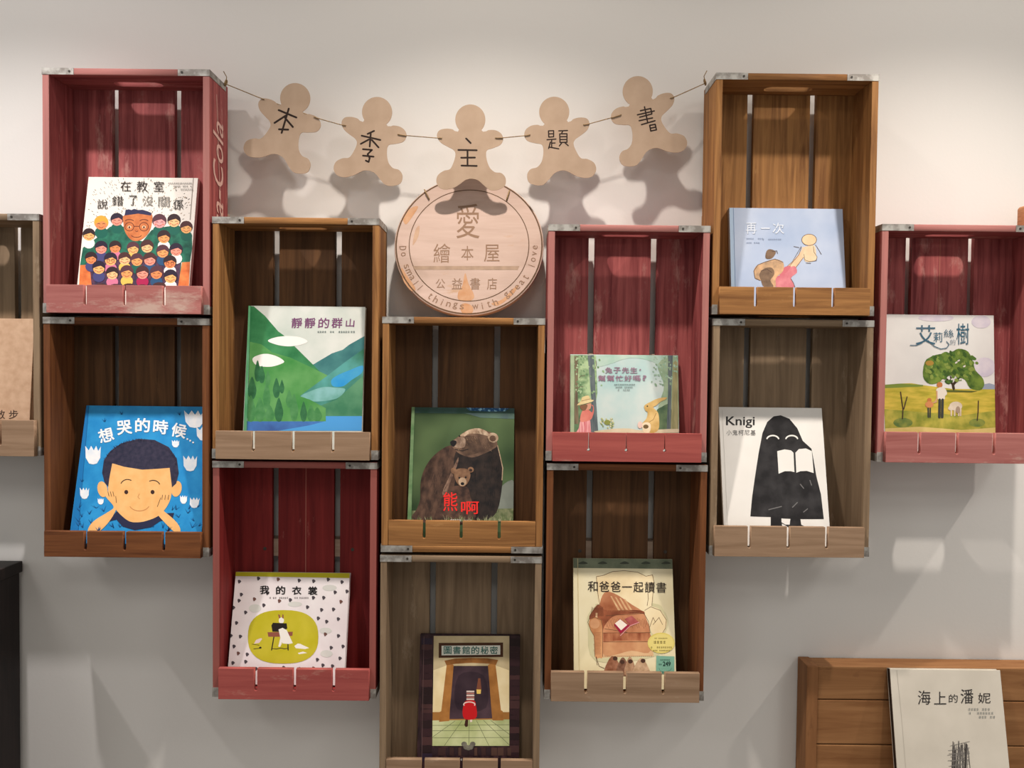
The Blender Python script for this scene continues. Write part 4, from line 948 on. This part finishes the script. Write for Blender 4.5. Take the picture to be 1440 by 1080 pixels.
xl = C['1'].location.x + w1 + 0.0025; w5 = C['5'].location.x - (C['5']['_in'][0] - T); xr_ = C['5'].location.x - w5 - 0.0025
L0 = at(321, 118, -0.05); L0.x = xl; R0 = at(993, 117, -0.05); R0.x = xr_
fr, bk_ = YG - 0.0022, YG + 0.0022
def G(x, y, Y): return tuple(at(x, y, Y))
segs = [(371, 139.5), (442, 164.5), (486, 176.5), (560, 189), (621, 194), (697, 194), (745, 189.5), (821, 175.5), (873, 161.5), (943, 138)]
path = [tuple(L0)]
for i in range(0, 10, 2):
    (ax, ay), (bx, by) = segs[i], segs[i + 1]
    dx, dy = (bx - ax), (by - ay); n_ = math.hypot(dx, dy); dx, dy = dx / n_, dy / n_
    path += [G(ax - 8 * dx, ay - 8 * dy, fr), G(ax, ay, fr), G(ax + 1.5 * dx, ay + 1.5 * dy, bk_), G(bx - 1.5 * dx, by - 1.5 * dy, bk_), G(bx, by, fr), G(bx + 8 * dx, by + 8 * dy, fr)]
path += [tuple(R0)]
tw = thing('garland_twine', L0, 'thin brown twine strung between the two top crates carrying five paper figures', 'string')
off = lambda p: (p[0] - L0.x, p[1] - L0.y, p[2] - L0.z)
tube('twine', [[off(p) for p in path]], 0.0009, TW, tw)
def knot(p, s):
    loops = []
    for k in range(3):
        loops.append([off((p[0] + s * (0.001 * math.sin(t) + .0008 * k), p[1] + 0.005 * math.cos(t), p[2] + 0.004 * math.sin(t) + 0.002 * k)) for t in [i * .7 for i in range(10)]])
    loops.append([off(p), off((p[0] + s * .004, p[1] - .004, p[2] + .012)), off((p[0] - s * .001, p[1] - .008, p[2] + .022))])
    tube('knot', loops, 0.0009, TW, tw)
knot(L0, 1); knot(R0, -1)

# ------------------------------------------------------------------ black cabinet at the left edge
BLK = wood('black_stained_wood', (0.008, 0.005, 0.005), (0.018, 0.010, 0.009), (0.03, 0.014, 0.012), 'z', rough=0.5)
p = at(28, 790, -0.02); ZC = p.z; XC = p.x
cab = thing('cabinet', (XC - 0.45, -0.2, 0), 'near black wooden cabinet at the lower left edge against the wall', 'cabinet')
x0, x1 = -0.45, 0.45
box('cabinet_body', x0 + .008, x1 - .004, -0.145, 0.185, 0.06, ZC - 0.024, BLK, cab, 0.002)
box('cabinet_top', x0, x1, -0.16, 0.19, ZC - 0.0235, ZC, BLK, cab, 0.003)
box('plinth', x0 + .03, x1 - .03, -0.12, 0.18, 0.0, 0.0595, BLK, cab, 0.001)
for s in (-1, 1):
    a, b = sorted((s * 0.004, s * 0.43)); d = box('door', a, b, -0.163, -0.1455, 0.08, ZC - 0.04, BLK, cab, 0.002)
    bm = bmesh.new(); bmesh.ops.create_uvsphere(bm, u_segments=14, v_segments=8, radius=0.011, matrix=Matrix.Translation((s * 0.04, -0.176, ZC * .55)))
    add_cyl(bm, (s * 0.04, -0.168, ZC * .55), 0.005, 0.012); me = bpy.data.meshes.new('x'); bm.to_mesh(me); bm.free(); link('knob', me, STRAP, d)

# ------------------------------------------------------------------ plank display stand at lower right
PLK = [wood('pine_plank', (0.20, 0.085, 0.030), (0.34, 0.17, 0.07), (0.14, 0.055, 0.022), 'x', wear=0.60, fine=.6), wood('pine_stile', (0.17, 0.07, 0.026), (0.30, 0.14, 0.055), (0.12, 0.05, 0.02), 'z', wear=0.6, fine=.6)]
fl_ = at(1135, 940, -0.055); zt = at(1200, 924, -0.004).z; xs0 = fl_.x; WD = 0.62
std = thing('plank_stand', (xs0 + WD / 2, -0.03, 0), 'brown plank display stand at the lower right, against the wall', 'display stand')
h0 = zt
def sy(py): return at(1200, py, -0.05).z
zs = [zt - 0.001, sy(984), sy(1047), sy(1110), sy(1173), sy(1236)]
for a, b in zip(zs, zs[1:]):
    box('plank', -WD / 2 + 0.0235, WD / 2 - 0.0235, -0.0205, 0.027, b + 0.001, a - 0.001, PLK[0], std, 0.0018)
for s in (-1, 1):
    a, b = sorted((s * WD / 2, s * (WD / 2 - 0.023))); box('side_stile', a, b, -0.025, 0.027, 0.0, zt, PLK[1], std, 0.002)
zl = zs[4] - 0.03
box('ledge', -WD / 2 + 0.024, WD / 2 - 0.024, -0.115, -0.0215, zl - 0.018, zl, PLK[0], std, 0.002)
box('ledge_lip', -WD / 2 + 0.024, WD / 2 - 0.024, -0.125, -0.1155, zl - 0.018, zl + 0.03, PLK[0], std, 0.002)
def b_sea():
    A = book('pale grey book with a charcoal scribble, leaning on the plank stand', None, (1251.5, 941), (1406.5, 942.5), wash((196, 190, 178), (206, 200, 188), 12), 0.014, spine_mat=flat((40, 32, 28)), yb=(zl, -0.142, -0.0515))
    A.frame(1100, 880, 4.235)
    ink = flat((62, 58, 56)); g = flat((120, 116, 112)); rnd = random.Random(8)
    A.line([(682, 265), (712, 560), (735, 846)], 3, flat((182, 176, 165)))
    for k in range(34):
        x = rnd.uniform(1015, 1108); A.line([(x, 700 + rnd.uniform(-20, 40)), (x + rnd.uniform(-14, 14), 850)], rnd.uniform(2, 5), ink if k % 3 else g)
    for k in range(10): y = rnd.uniform(715, 840); A.line([(980 + rnd.uniform(0, 30), y), (1115, y - rnd.uniform(0, 30))], 2.5, g)
    A.line([(1095, 705), (1088, 850)], 10, ink)
    done(A)
    t = flat((45, 42, 42))
    for ch, x, y, w, h in (('海', 845, 427, 76, 84), ('上', 940, 430, 72, 76), ('的', 1018, 432, 52, 50), ('潘', 1100, 420, 76, 86), ('妮', 1203, 430, 74, 62)): A.text(ch, x, y, w, h, t, bold=0.002 if ch != '妮' else -.006)
    gm = flat((150, 152, 148)); A.tiny(1090, 1250, 497, 15, gm, .25, 1); A.tiny(1110, 1250, 520, 15, gm, .4, 2); A.tiny(1170, 1255, 543, 15, gm, .2, 3)
    title(A)
b_sea()

# ------------------------------------------------------------------ small block on the far right crate
bp = at(1437, 314, -0.06); zc6 = at(1240.5, 314, YF).z - 0.0012
blk = thing('wooden_block', (bp.x + 0.03, -0.06, zc6), 'small tan wooden block standing on the red crate at the right edge', 'block')
me = profile(rounded(0, 0.026, 0.03, 0.0255, 0.008), [], 0.03, 0.001)
for v in me.vertices: x, z, t = v.co; v.co = (x, t, z + 0.0005)
link('block_body', me, wash((176, 120, 80), (196, 142, 100), 60, stretch=(1, 1, 6)), blk)
for o in list(COL.objects):
    if '_in' in o: del o['_in']
